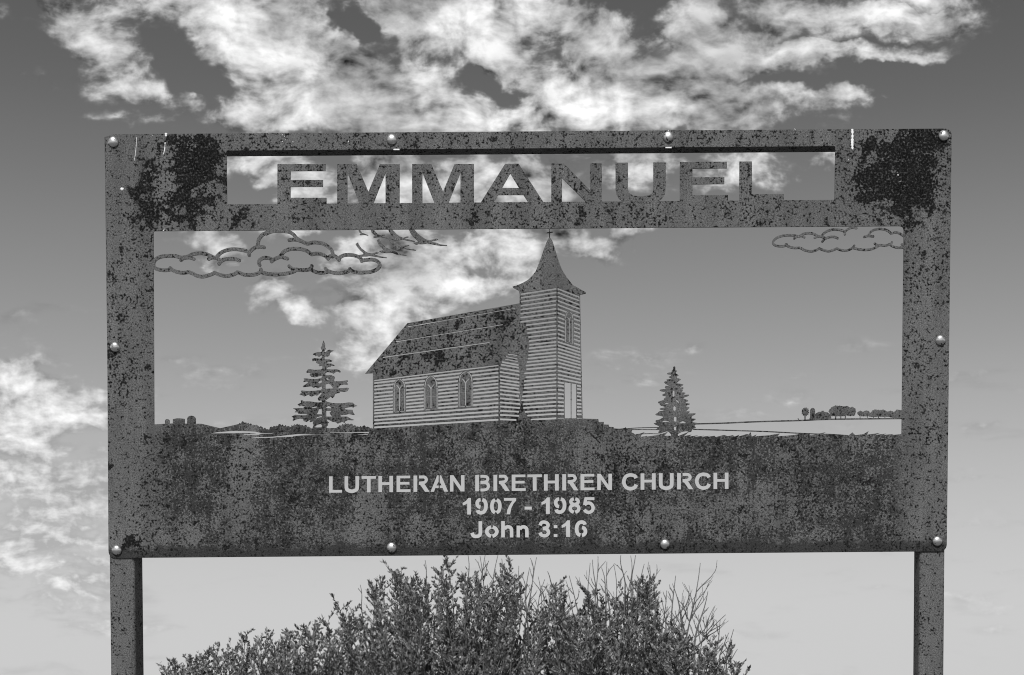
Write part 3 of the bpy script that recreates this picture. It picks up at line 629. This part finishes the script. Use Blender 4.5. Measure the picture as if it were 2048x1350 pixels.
# --- the church
add('roof', [(814.6,646.4),(1039,606.6),(1041,842),(1030,842),(1036,712),(1014,704),(997.8,728),(747,760),(745.7,757),(745.7,746.2),(730.3,746.9)])
add('nave_side', [(745.7,757),(747,760),(997.8,728),(998.4,842.8),(745.7,858)])
add('nave_front', [(997.8,728),(1014,704),(1036,712),(1041,842),(998.4,843)])
add('tower', [(1039.2,580),(1113.5,572),(1160.2,588),(1165.4,837.6),(1113,839),(1039,842)])
add('spire', [(1099.2,473),(1104.7,481.3),(1109.6,496.5),(1115.1,514.9),(1120.6,530.8),(1125.5,541.8),(1134.7,556.4),(1145.6,569.9),(1156.6,576),(1167,582.1),(1171.9,584.5),(1171.3,587),(1160,589.4),(1160,592.3),(1113.6,574.8),(1040,587.5),(1039.3,589.4),(1037.5,580.9),(1026.5,575.4),(1025.3,572.9),(1032.6,571.1),(1043,566.8),(1055.2,560.1),(1065,550.9),(1071.7,541.8),(1076.6,529.5),(1082.1,514.9),(1088.2,497.2),(1094.3,481.3)])
add('cross0', rect(1098.2, 448, 1100.0, 477)); add('cross1', stroke([(1092.7,465.4),(1105.4,463.8)], 1.7))
NSLOT = [0]; FACE = {}
def slot(x0, y0, x1, y1, h, taper=1.2, face=None):
    if face: FACE.setdefault(face, []).append((x0, y0, x1, y1))
    a = h / 2; add('slot%d' % NSLOT[0], [(x0, y0), (x0 + taper, y0 - a), (x1, y1 - a), (x1, y1 + a), (x0 + taper, y0 + a)]); NSLOT[0] += 1
TY = [577.3,584.6,592.6,600.9,609,617.1,625.3,634,642.3,650.8,658.6,667,675.4,683.2,690.1,697,704,711,717.8,724.8,732.3,740.5,748.7,756.2,763.8,770.6,778.8,787,795.2,803.4,811,819.4,827.3,836.2]
TX = [1041,1041,1041,1040.6,1040.4,1040.3,1040.2,1040.2,1051,1052.5,1054,1056,1057,1058,1057,1056,1056,1055,1053,1051,1052,1048,1050.5,1047.2,1047,1047,1045,1043.5,1042,1045.5,1046,1049,1054,1061]
for y, x in zip(TY, TX):
    f = (y - 577.3) / (836.2 - 577.3); sl = 0.15 + (0.06 - 0.15) * f
    slot(x, y + (1112.6 - x) * sl, 1112.6, y, 4.0 if y < 836 else 4.2, face='tower_side')
    sr = 0.38 * (1 - f * f); xe = 1158.8 + 4.6 * f
    def ln(x_): return y + (x_ - 1115) * sr
    segs = [(1115.2, xe)]
    if y > 763:
        segs = [(1115.2, 1127.8), (1153.6, xe)]
    for a_, b_ in segs:
        h_ = 4.0 if y < 836 else 1.8
        slot(a_, min(ln(a_), 836.4) , b_, min(ln(b_), 836.0), h_, 0.4, 'tower_front' if y < 763 else ('jamb_a' if a_ < 1130 else 'jamb_b'))
for q in [(1015.5,708,1034.6,710.5),(1012,713,1034.6,717.5),(1009.7,718,1035.4,722.8),(1004,723.6,1037,729.6),(1001.9,728.9,1037.5,735.2),(1000.2,735.8,1038.8,742.5),(999.8,743.6,1038.8,749.8),(999.8,751.7,1038,757.6),(999.8,759,1038.8,764.8),(999.8,765.6,1038.8,771.2),(999.8,772.6,1037.4,777.4),(999.8,779.8,1039.5,784.7),(999.8,787.9,1038,792),(999.8,796.2,1040,800),(999.8,804.5,1040,807.7),(999.8,812.7,1040,815.7),(999.8,821.4,1038,823.2),(999.8,829.6,1038,831.4),(999.8,838.3,1032.6,839.6)]:
    slot(*q, 2.4 if q[1] < 722 else 3.9, 0.4, 'nave_front')
NL = [760.9,765.9,772.4,779,786.6,794.0,800.7,807.4,814.2,820.5,826.3,833,840.2,847.2,854.6]
NR = [730.6,737.6,745,753.3,760.7,767.2,774.5,781.9,789.4,797.6,805.7,813.5,821.8,829.9,839]
for i, (a, b) in enumerate(zip(NL, NR)): slot(747.8, a, 996.8, b, 2.9 if i == 0 else 4.1, 0.8, 'nave_side')
WIN = [(788, 809.5, 775, (798.4, 757.5), 824, 822.3), (849.6, 874, 774, (861.6, 751), 819, 817.6), (918, 944, 763, (932, 742), 813.5, 812), (1131.2, 1145.6, 637, (1138.2, 622), 684, 687.5)]
NCUT = [0]
def cutline(p, wd):
    add('cutline%d' % NCUT[0], stroke(p, wd, 4)); NCUT[0] += 1
for i, (l, r, sp, ap, bl, br) in enumerate(WIN):
    e = 2.2; bul = (r - l) * .12
    def arc(l_, r_, ap_, sgn):
        x = l_ if sgn < 0 else r_
        return [(x, sp), (x + (ap_[0] - x) * .28 + sgn * bul * .35, sp + (ap_[1] - sp) * .55), (x + (ap_[0] - x) * .66 + sgn * bul * .3, sp + (ap_[1] - sp) * .85), ap_]
    La = arc(l - e, r + e, (ap[0], ap[1] - e * .6), -1); Ra = arc(l - e, r + e, (ap[0], ap[1] - e * .6), 1)
    add('win%d' % i, [(l - e, bl + 1.6)] + [tuple(p) for p in smooth_line(La, 3)] + [tuple(p) for p in smooth_line(Ra, 3)][::-1] + [(r + e, br + 1.6)])
    th = 1.75 if i < 3 else 1.45
    cutline([(l, bl), (l, sp + 1.5)], th); cutline([(r, br), (r, sp + 1.5)], th)
    cutline(arc(l, r, (ap[0] - .8, ap[1] + .8), -1), th); cutline(arc(l, r, (ap[0] + .8, ap[1] + .8), 1), th)
    mx_ = (l + r) / 2; bm_ = (bl + br) / 2
    cutline([(l + 1.6, bl - .2), (mx_ - .8, bm_ - .2)], th * .8); cutline([(mx_ + .8, bm_ - .2), (r - 1.6, br - .2)], th * .8)
    yf = sp + (r - l) * .14
    cutline([(mx_, bm_ - 2), (mx_, yf)], th); cutline([(mx_, yf), (mx_ - (r - l) * .12, yf - (r - l) * .22), (mx_ - (r - l) * .28, yf - (r - l) * .38)], th)
    cutline([(mx_, yf), (mx_ + (r - l) * .12, yf - (r - l) * .22), (mx_ + (r - l) * .28, yf - (r - l) * .38)], th)
    yc = sp + (bm_ - sp) * .42; cutline([(l + 1.5, yc + .6), (mx_ - .9, yc)], .95); cutline([(mx_ + .9, yc), (r - 1.5, yc - .7)], .95)
cutline([(815.4,653.4),(1030.4,616.2)], 1.8); cutline([(791.4,683.3),(1005.5,648.9)], 1.9); cutline([(765.6,714.5),(979,684.6)], 2.3)
add('door0', [(1129,764),(1141.2,765.8),(1141.4,836.6),(1129.6,836.6)]); add('door1', [(1143.2,766.2),(1152,767.6),(1152.4,836.6),(1143,836.6)])
add('knob', [(1142.4 + 1.7 * math.cos(k), 798.5 + 1.7 * math.sin(k)) for k in np.linspace(0, 2 * math.pi, 9)[:-1]])

for i, gx in enumerate([(747.8, 996.8), (999.9, 1038.5), (1112.6, 1115.2)]): add('guide%d' % i, rect(gx[0], 560, gx[1], 860))
# ------------------------------------------------------------------ cut the sheet
V, E = [], []
for nm, pts in POLYS:
    b0 = len(V); V += [Vector(p) for p in pts]
    n = len(pts); E += [(b0 + i, b0 + (i + 1) % n) for i in range(n)]
ov, oe, of, _, _, _ = delaunay_2d_cdt(V, E, [], 0, 1e-4)
PV = np.array([(v.x, v.y) for v in ov]); TR = np.array([f for f in of if len(f) == 3])
CT = PV[TR].mean(axis=1)
def wind(pts, C):
    """winding number of the outline round each point of C"""
    P = np.array(pts); Q = np.roll(P, -1, axis=0)
    x0, y0 = P.min(axis=0); x1, y1 = P.max(axis=0)
    res = np.zeros(len(C), int)
    idx = np.where((C[:, 0] >= x0) & (C[:, 0] <= x1) & (C[:, 1] >= y0) & (C[:, 1] <= y1))[0]
    if not len(idx): return res
    c = C[idx]; wn = np.zeros(len(idx), int)
    for (ax, ay), (bx, by) in zip(P, Q):
        isl = (bx - ax) * (c[:, 1] - ay) - (c[:, 0] - ax) * (by - ay)
        wn += ((ay <= c[:, 1]) & (by > c[:, 1]) & (isl > 0)).astype(int)
        wn -= ((ay > c[:, 1]) & (by <= c[:, 1]) & (isl < 0)).astype(int)
    res[idx] = wn
    return res
INS = {nm: wind(pts, CT) != 0 for nm, pts in POLYS}
def any_of(pref):
    r = np.zeros(len(CT), bool)
    for k, v in INS.items():
        if k.startswith(pref): r |= v
    return r
title, view = INS['title'], INS['view']
letters = [INS['letter%d' % i] & title for i in range(8)]; letters[3] &= ~INS['A_hole']
sp0 = INS['spruce0'] & ~any_of('spruce0_hole') & view; sp1 = INS['spruce1'] & ~any_of('spruce1_hole') & view
soil = INS['soil'] & view & ~any_of('slit')
slots = any_of('slot'); wins = any_of('win'); cutl = any_of('cutline')
doors = (INS['door0'] | INS['door1']) & ~INS['knob']
shell = (INS['roof'] | INS['nave_side'] | INS['nave_front'] | INS['tower'] | INS['spire']) & view
church = shell & (~slots | wins) & ~cutl & ~doors
cross = (INS['cross0'] | INS['cross1']) & view & ~INS['spire']
clouds = [any_of('cloud0_') & view, any_of('cloud1_') & view]
geese = [INS['goose%d' % i] & view for i in range(7)]
stones = [INS['stone%d' % i] & view & ~soil for i in range(3)]
farm = [any_of('farm%d_' % i) & view for i in range(len(FARM))]
wires = any_of('wire') & view
def islands(mask):
    """split a set of triangles into pieces that hang together by their edges"""
    own = {}; ids = [int(i) for i in np.where(mask)[0]]; root = {i: i for i in ids}
    def find(i):
        while root[i] != i: i = root[i]
        return i
    for i in ids:
        a, b, c = TR[i]
        for e in ((a, b), (b, c), (c, a)):
            k = (min(e), max(e))
            if k in own: root[find(i)] = find(own[k])
            else: own[k] = i
    out = {}
    for i in ids: out.setdefault(find(i), []).append(i)
    for L in out.values():
        m = np.zeros(len(CT), bool); m[L] = True; yield m
order = []
free = np.ones(len(CT), bool)
def claim(key, mask):
    global free
    m = mask & free; free &= ~m; order.append((key, m))
solid_frame = INS['plate'] & ~title & ~view & ~any_of('text') & ~any_of('slit')
for i in range(8): claim(('letter', i), letters[i])
for i in range(7): claim(('goose', i), geese[i])
for i in range(2): claim(('cloud_outline', i), clouds[i])
claim(('cross', 0), cross)
claim(('spire', 0), church & INS['spire'])
for i in range(4): claim(('window', i), church & INS['win%d' % i])
claim(('door', 0), church & INS['tower'] & (CT[:, 0] > 1128) & (CT[:, 0] < 1153.2) & (CT[:, 1] > 763.5) & (CT[:, 1] < 836.6))
NSLAT = [0]
for face, L in FACE.items():                     # each strip of steel left between two slots is a clapboard
    key_ = 'nave_side' if face == 'nave_side' else 'nave_front' if face == 'nave_front' else 'tower'
    zone_ = church & INS[key_] & ~INS['spire']
    for q0, q1 in zip(L, L[1:]):
        ya = q0[1] + (CT[:, 0] - q0[0]) * (q0[3] - q0[1]) / (q0[2] - q0[0]); yb = q1[1] + (CT[:, 0] - q1[0]) * (q1[3] - q1[1]) / (q1[2] - q1[0])
        m_ = zone_ & (CT[:, 1] > ya) & (CT[:, 1] < yb) & (CT[:, 0] > max(q0[0], q1[0])) & (CT[:, 0] < min(q0[2], q1[2]))
        for piece in islands(m_ & free):
            claim(('slat', NSLAT[0]), piece); NSLAT[0] += 1
claim(('tower_wall', 0), church & INS['tower'])
claim(('nave_wall', 0), church & INS['nave_side'])
claim(('nave_wall', 1), church & INS['nave_front'])
claim(('roof', 0), church & INS['roof'])
claim(('spruce_outline', 0), sp0); claim(('spruce_outline', 1), sp1)
for i in range(3): claim(('gravestone_outline', i), stones[i])
for i in range(len(FARM)): claim((FARM[i][0] + '_outline', i), farm[i])
claim(('fence_line', 0), wires & ~soil)
claim(('panel', 0), solid_frame | soil | church)
solid = ~free
# neighbours: an edge gets a wall where steel meets air
edges = {}
for ti in np.where(solid)[0]:
    a, b, c = TR[ti]
    for e in ((a, b), (b, c), (c, a)): edges.setdefault((min(e), max(e)), []).append(ti)
THICK = 0.003
W3 = [at(x, y) for x, y in PV]
def part_mesh(mask, name):
    vid = {}; vs_, fs = [], []
    def vtx(i, back):
        k = (int(i), back)
        if k not in vid:
            p = W3[i]; vid[k] = len(vs_); vs_.append((p.x, THICK if back else 0.0, p.z))
        return vid[k]
    for ti in np.where(mask)[0]:
        a, b, c = TR[ti]
        (x0, y0), (x1, y1), (x2, y2) = PV[a], PV[b], PV[c]
        if (x1 - x0) * (y2 - y0) - (x2 - x0) * (y1 - y0) < 0: b, c = c, b      # clockwise on the drawing = facing the reader
        fs.append((vtx(a, 0), vtx(c, 0), vtx(b, 0))); fs.append((vtx(a, 1), vtx(b, 1), vtx(c, 1)))
        for e in ((a, b), (b, c), (c, a)):
            if len(edges[(min(e), max(e))]) == 1:
                fs.append((vtx(e[0], 0), vtx(e[1], 0), vtx(e[1], 1), vtx(e[0], 1)))
    me = bpy.data.meshes.new(name); me.from_pydata(vs_, [], fs); return me
objs = {}
for key, m in order:
    if m.any(): objs[key] = (key, m)
def build(key, parent, name=None, label=None):
    if key not in objs: return None
    nm = name or key[0]
    o = link(nm, part_mesh(objs[key][1], nm), MAT_PANEL, parent)
    if label: o['label'] = label
    return o
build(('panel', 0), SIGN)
for i, c in enumerate('EMMANUEL'): build(('letter', i), SIGN, None, 'cut steel capital letter %s of the title' % c)
for i in range(7): build(('goose', i), SIGN)
for i in range(2): build(('cloud_outline', i), SIGN)
tower = build(('tower_wall', 0), None, 'church_outline', 'clapboard church silhouette cut from the sheet')
tower.parent = SIGN
for k in [('cross', 0), ('spire', 0), ('window', 0), ('window', 1), ('window', 2), ('window', 3), ('door', 0), ('nave_wall', 0), ('nave_wall', 1), ('roof', 0)]:
    build(k, tower)
for i in range(NSLAT[0]): build(('slat', i), tower)
for i in range(2): build(('spruce_outline', i), SIGN)
for i in range(3): build(('gravestone_outline', i), SIGN)
for i in range(len(FARM)): build((FARM[i][0] + '_outline', i), SIGN)
build(('fence_line', 0), SIGN)

# ------------------------------------------------------------------ posts and rails of square tube
def tube_mesh(name, sx, sy, sz, r=0.009, segs=4):
    """rounded square tube along z, from 0 to sz; outer corner at the origin"""
    bm = bmesh.new(); ring = []
    for cx, cy, a0 in ((sx - r, sy - r, 0), (r, sy - r, 90), (r, r, 180), (sx - r, r, 270)):
        for k in range(segs + 1):
            a = R(a0 + 90 * k / segs); ring.append((cx + r * math.cos(a), cy + r * math.sin(a)))
    lo = [bm.verts.new((x, y, 0)) for x, y in ring]; hi = [bm.verts.new((x, y, sz)) for x, y in ring]
    n = len(ring)
    for i in range(n): bm.faces.new((lo[i], lo[(i + 1) % n], hi[(i + 1) % n], hi[i]))
    bm.faces.new(hi); bm.faces.new(lo[::-1])
    return bm_mesh(bm, name)
TW = 0.0735; YB = THICK + 0.0005
ztop = at(300, 272).z
xl = at(219.2, 1240, YB).x; xr = at(1889.0, 1240, YB).x
for x in (xl, xr - TW):
    me = tube_mesh('post', TW, TW, ztop + 0.6)
    o = link('post', me, MAT_TUBE, SIGN); o.location = (x, YB, -0.6)
def rail(pa, pb, hgt, name):
    """tube between the posts, its lower front edge through the two measured points"""
    a = at(*pa, YB); b = at(*pb, YB)
    xa, xb = xl + TW + 0.001, xr - TW - 0.001
    za = a.z + (b.z - a.z) * (xa - a.x) / (b.x - a.x); zb = a.z + (b.z - a.z) * (xb - a.x) / (b.x - a.x)
    me = tube_mesh(name, hgt, TW - 0.002, math.hypot(xb - xa, zb - za), 0.006)
    o = link(name, me, MAT_TUBE, SIGN)
    o.rotation_euler = (0, R(90) - math.atan2(zb - za, xb - xa), 0)
    # local z runs along the rail, local -x points up
    up = Vector((-math.sin(math.atan2(zb - za, xb - xa)), 0, math.cos(math.atan2(zb - za, xb - xa))))
    o.location = Vector((xa, YB + 0.001, za)) + up * hgt
    return o
rail((453, 292.5), (1670, 283.5), 0.0235, 'rail')
rail((300, 1109.2), (1830, 1096.2), 0.0235, 'rail')

# ------------------------------------------------------------------ carriage bolts
def bolt_mesh():
    bm = bmesh.new(); prof_ = [(0.0152, 0.0), (0.0152, -0.0016), (0.0140, -0.0045), (0.0112, -0.0078), (0.0070, -0.0100), (0.0030, -0.0108)]
    n = 24; rings = []
    for r_, y_ in prof_: rings.append([bm.verts.new((r_ * math.cos(2 * math.pi * k / n), y_, r_ * math.sin(2 * math.pi * k / n))) for k in range(n)])
    top = bm.verts.new((0, -0.0110, 0))
    for a, b in zip(rings, rings[1:]):
        for k in range(n): bm.faces.new((a[k], a[(k + 1) % n], b[(k + 1) % n], b[k]))
    for k in range(n): bm.faces.new((rings[-1][k], rings[-1][(k + 1) % n], top))
    bm.normal_update()
    return bm_mesh(bm, 'bolt')
BM = bolt_mesh()
for (px, py) in [(227,284),(784,279),(1336.5,274),(1887,271.5),(230.5,694),(1880.5,680),(234,1100),(783.5,1095),(1330,1088),(1874.5,1082)]:
    o = link('bolt', BM, MAT_ZINC, SIGN, True); o.location = at(px, py) + Vector((0, -0.0003, 0)); o.rotation_euler = (0, rng.uniform(0, 6.28), 0)
for (px, py) in [(793, 299.2), (1337, 295.4)]:          # made-up clip ends, white in place of light glints under the top rail
    p = at(px, py, 0.0005)
    bm = bmesh.new(); bmesh.ops.create_cube(bm, size=1.0); bmesh.ops.scale(bm, vec=(0.0175, 0.003, 0.0036), verts=bm.verts)
    bmesh.ops.bevel(bm, geom=bm.edges[:], offset=0.0005, segments=1, affect='EDGES')
    o = link('clip', bm_mesh(bm, 'clip'), MAT_LIME_GLINT, SIGN); o.location = p

# droppings: dried runs and spots on the sheet
def run_mesh(pts, wd, seed):
    r = random.Random(seed); bm = bmesh.new()
    L = smooth_line(pts, 6); lt, rt = [], []
    for i, p in enumerate(L):
        s = i / (len(L) - 1); wv = wd * (0.75 + r.uniform(-.3, .35)) * (1 if s < .93 else .6)
        a = at(p[0] - wv / 2, p[1]); b = at(p[0] + wv / 2, p[1])
        lt.append((bm.verts.new((a.x, -0.0003, a.z)), bm.verts.new((a.x + (b.x - a.x) * .3, -0.0012, a.z))))
        rt.append((bm.verts.new((a.x + (b.x - a.x) * .7, -0.0012, b.z)), bm.verts.new((b.x, -0.0003, b.z))))
    for i in range(len(L) - 1):
        A = lt[i] + rt[i]; B = lt[i + 1] + rt[i + 1]
        for k in range(3): bm.faces.new((A[k], A[k + 1], B[k + 1], B[k]))
    return bm_mesh(bm, 'bird_dropping')
for i, (pts, wd) in enumerate([([(273.5,275),(272.5,292),(271,308),(268.5,322)],1.5),([(332,266),(332,273)],5),([(330.5,285),(329,302),(326,310)],2.2),
                               ([(1704.5,258),(1705,270),(1704.5,285),(1705,299)],5.5),([(328.5,459.5),(326.5,462)],4),([(1589,257.5),(1591,261)],1.4),([(1008,262.2),(1012,262.8)],2.5),
                               ([(1336.6,260),(1336.8,266)],1.6)]):
    link('bird_dropping', run_mesh(pts, wd, i), MAT_LIME_GLINT, SIGN)
for i, (px, py, rr) in enumerate([(244,378,3.4),(564.5,270,1.2),(569,273,1.0),(565,283,1.3),(571,280,.9),(586,284,1.2),(583,292,.8),(697,283,1.6),(305,271,.9),(1697,320,1.2),(1796,350,1.6),(1800,363,1.0),(1614,272,.9)]):
    bm = bmesh.new(); r = random.Random(i); ring = []
    for k in range(9):
        a = 2 * math.pi * k / 9; p = at(px + rr * math.cos(a) * r.uniform(.6, 1.1), py + rr * math.sin(a) * r.uniform(.6, 1.2)); ring.append(bm.verts.new((p.x, -0.0003, p.z)))
    c = at(px, py); cv = bm.verts.new((c.x, -0.0013, c.z))
    for k in range(9): bm.faces.new((ring[k], ring[(k + 1) % 9], cv))
    link('bird_dropping', bm_mesh(bm, 'bird_dropping'), MAT_LIME_GLINT, SIGN)

# ================================================================== shrubs behind the sign
def tube_into(bm_v, bm_f, pts, r0, r1, sides=5):
    base = len(bm_v); n = len(pts)
    for i, p in enumerate(pts):
        d_ = (pts[min(i + 1, n - 1)] - pts[max(i - 1, 0)]).normalized()
        u = d_.cross(Vector((0.3, 1, 0.1))).normalized(); v = d_.cross(u)
        rr = r0 + (r1 - r0) * i / (n - 1)
        for k in range(sides):
            a = 2 * math.pi * k / sides; q = p + (u * math.cos(a) + v * math.sin(a)) * rr; bm_v.append(tuple(q))
    for i in range(n - 1):
        for k in range(sides):
            a = base + i * sides + k; b = base + i * sides + (k + 1) % sides
            bm_f.append((a, b, b + sides, a + sides))
def leaf_into(v, f, p, d, L, wd, r):
    side = d.cross(Vector((r.uniform(-1, 1), r.uniform(-1, 1), r.uniform(-.4, .4)))).normalized(); nrm = side.cross(d)
    b = len(v); m = p + d * L * .48
    for q in (p, m + side * wd * .5 - nrm * wd * .2, p + d * L - nrm * L * .08, m - side * wd * .5 - nrm * wd * .2): v.append(tuple(q))
    f += [(b, b + 1, b + 2), (b, b + 2, b + 3)]
def bend(p0, p1, r, amp, n=6):
    a = p1 - p0; off = Vector((r.uniform(-1, 1), r.uniform(-1, 1), 0)) * amp * a.length; off2 = Vector((r.uniform(-1, 1), r.uniform(-1, 1), 0)) * amp * .5 * a.length
    return [p0 + a * (i / n) + off * math.sin(math.pi * i / n) + off2 * math.sin(2 * math.pi * i / n) for i in range(n + 1)]
def shrub(name, label, depth, profile, stems, bare, seed, group, dense=1.0, half_depth=0.95):
    """profile: px -> top row on the photograph at this depth; stems rise from a crown at ground level"""
    r = random.Random(seed)
    xs = [p[0] for p in profile]
    def top(px):
        for (a, ya), (b, yb) in zip(profile, profile[1:]):
            if a <= px <= b: return ya + (yb - ya) * (px - a) / (b - a)
        return profile[-1][1]
    cx = at((xs[0] + xs[-1]) / 2, 1400, depth).x
    T = thing(name, label, 'shrub', (cx, depth, 0), group)
    O = Vector((cx, depth, 0))
    sv, sf, lv, lf, tv, tf = [], [], [], [], [], []
    def twig(p, d, L, nl, leafy=True):
        q = p + d * L; tube_into(sv, sf, bend(p, q, r, .08, 3), .0035, .0015, 4)
        if leafy:
            for k in range(nl):
                s = r.uniform(.1, 1.05); ax = (d + Vector((r.uniform(-1, 1), r.uniform(-1, 1), r.uniform(-.35, .9))) * .95).normalized()
                leaf_into(lv, lf, p + d * L * s, ax, r.uniform(.026, .050) * (1.25 if r.random() < .2 else 1), r.uniform(.013, .024), r)
    n = int(stems * 1.9)
    for i in range(n):
        px = xs[0] + (xs[-1] - xs[0]) * ((i + r.random()) / n)
        yy = r.uniform(-1, 1); dy = yy * half_depth
        tp = at(px, top(px) + r.uniform(0, 10), depth)
        frac = 1.0 if r.random() < .42 else r.uniform(.68, .96)
        tip = Vector((tp.x - O.x, dy, tp.z * frac * (1 - .10 * yy * yy)))
        base = Vector((tip.x * .35 + r.uniform(-.12, .12), dy * .4, -0.08))
        path = bend(base, tip, r, .075, 9)
        tube_into(sv, sf, path, r.uniform(.012, .02), .003, 5)
        Hh = tip.z
        cur = 0.12 * Hh
        while cur < Hh * 1.0:
            s = cur / Hh; k = s * 9; i0 = min(int(k), 8); p = path[i0].lerp(path[i0 + 1], k - i0)
            ang = r.uniform(0, 2 * math.pi); out = 1.15 * (1 - .45 * s)
            d_ = Vector((math.cos(ang) * out, math.sin(ang) * out, r.uniform(.45, 1.0))).normalized()
            L = r.uniform(.14, .42) * (1.08 - .66 * s)
            twig(p, d_, L, int(r.uniform(18, 29) * dense * (1.0 if s < .8 else .8)))
            cur += r.uniform(.028, .06) / dense
        for _ in range(int(10 * dense)):
            leaf_into(lv, lf, path[-1] - Vector((0, 0, r.uniform(0, .12))), Vector((r.uniform(-.7, .7), r.uniform(-.7, .7), r.uniform(.2, 1))).normalized(), r.uniform(.035, .055), r.uniform(.016, .024), r)
    # leafless wands above the foliage
    for (bx, by, tx, ty, fork) in bare:
        p0 = at(bx, by, depth) - O; p1 = at(tx, ty, depth) - O
        dy = r.uniform(-.3, .3); p0.y = dy * .6; p1.y = dy
        path = bend(p0, p1, r, .05, 7)
        ln = (p1 - p0).length
        tube_into(sv, sf, [Vector((p0.x * .6, dy * .4, 0)), p0], .014, .0105 if fork > 4 else .007, 5)
        tube_into(sv, sf, path, .0105 if fork > 4 else .0068, .0028, 5)
        for k in range(fork):
            s = r.uniform(.12, .85); i0 = min(int(s * 7), 6); p = path[i0]
            sd = 1 if k % 2 else -1
            d_ = ((p1 - p0).normalized() + Vector((sd * r.uniform(.35, .8), r.uniform(-.4, .4), r.uniform(-.05, .25)))).normalized()
            L = ln * r.uniform(.22, .5) * (1.15 - .6 * s)
            tw = bend(p, p + d_ * L, r, .08, 5); tube_into(sv, sf, tw, .0054, .0024, 4)
            for _ in range(2 if fork > 3 else 1):
                j = r.randint(1, 4); e_ = (d_ + Vector((r.uniform(-.7, .7), r.uniform(-.3, .3), r.uniform(0, .6)))).normalized()
                tube_into(sv, sf, bend(tw[j], tw[j] + e_ * L * r.uniform(.3, .6), r, .06, 3), .0032, .0017, 4)
    me = bpy.data.meshes.new('branches'); me.from_pydata(sv, [], sf); link('branches', me, MAT_BARK, T, True)
    me = bpy.data.meshes.new('foliage'); me.from_pydata(lv, [], lf); link('foliage', me, MAT_LEAF, T)
    return T
GR = 'shrubs behind the sign'
shrub('leafy_shrub', 'low leafy shrub beside the left post, lowest of the thicket', 9.4,
      [(285,1345),(329,1332),(370,1335),(400,1320),(430,1286),(460,1305),(490,1295),(509,1250),(530,1280),(554,1305),(575,1298),(596,1258),(616,1246),(640,1275),(660,1238),(690,1220),(710,1245)],
      58, [(560,1330,548,1265,1),(410,1340,398,1325,0)], 21, GR, 1.0)
shrub('leafy_shrub', 'tallest dense leafy shrub rising in the middle under the sign', 9.8,
      [(650,1260),(665,1205),(690,1196),(715,1235),(735,1180),(765,1178),(782,1138),(800,1145),(820,1170),(850,1155),(870,1170),(885,1130),(908,1112),(925,1150),(945,1140),(965,1170),(990,1175),(1010,1124),(1030,1135),(1045,1190),(1070,1215),(1090,1235)],
      74, [(985,1230,960,1112,2),(985,1200,998,1108,1),(1000,1240,1004,1118,1),(1055,1260,1052,1165,3),(1055,1215,1072,1112,3),(935,1180,938,1112,1),(765,1180,757,1148,0),(1060,1290,1062,1140,5),(1070,1280,1090,1160,4),(1040,1230,1034,1125,3),(960,1200,972,1108,3),(855,1190,850,1120,1),(720,1230,712,1165,1),(1085,1270,1075,1150,2),(1095,1260,1098,1190,1)], 22, GR, 1.0)
shrub('leafy_shrub', 'leafy shrub with thin bare wands, right of the tallest one', 9.5,
      [(1075,1250),(1095,1200),(1106,1170),(1122,1200),(1140,1235),(1160,1215),(1172,1180),(1195,1205),(1215,1175),(1232,1195),(1245,1160),(1258,1140),(1275,1165),(1292,1155),(1305,1200),(1320,1255),(1345,1265)],
      54, [(1110,1180,1097,1148,0),(1160,1240,1138,1150,2),(1178,1230,1180,1120,1),(1195,1200,1185,1122,1),(1212,1190,1203,1132,1),(1236,1240,1228,1122,2),(1250,1170,1241,1115,1),(1265,1180,1270,1115,1),(1275,1180,1288,1130,1),(1150,1260,1135,1178,3),(1130,1270,1125,1160,3),(1290,1240,1300,1128,4),(1220,1220,1214,1118,3),(1190,1230,1196,1112,2),(1255,1210,1262,1108,2),(1085,1260,1082,1170,3)], 23, GR, 1.0)
shrub('leafy_shrub', 'low leafy shrub with a tall bare forked branch at its right end', 9.2,
      [(1300,1290),(1325,1265),(1345,1225),(1362,1240),(1380,1290),(1400,1300),(1420,1265),(1440,1295),(1462,1300),(1478,1320),(1490,1352)],
      40, [(1368,1330,1402,1124,9),(1375,1310,1448,1232,6),(1372,1300,1346,1165,6),(1320,1310,1304,1152,5),(1325,1260,1336,1176,3),(1335,1290,1320,1200,2),(1440,1310,1458,1265,2),(1430,1310,1440,1240,2),(1390,1290,1418,1180,5),(1345,1280,1352,1150,5),(1330,1300,1312,1180,4),(1450,1330,1462,1262,3),(1400,1310,1432,1210,4)], 24, GR, 1.0)
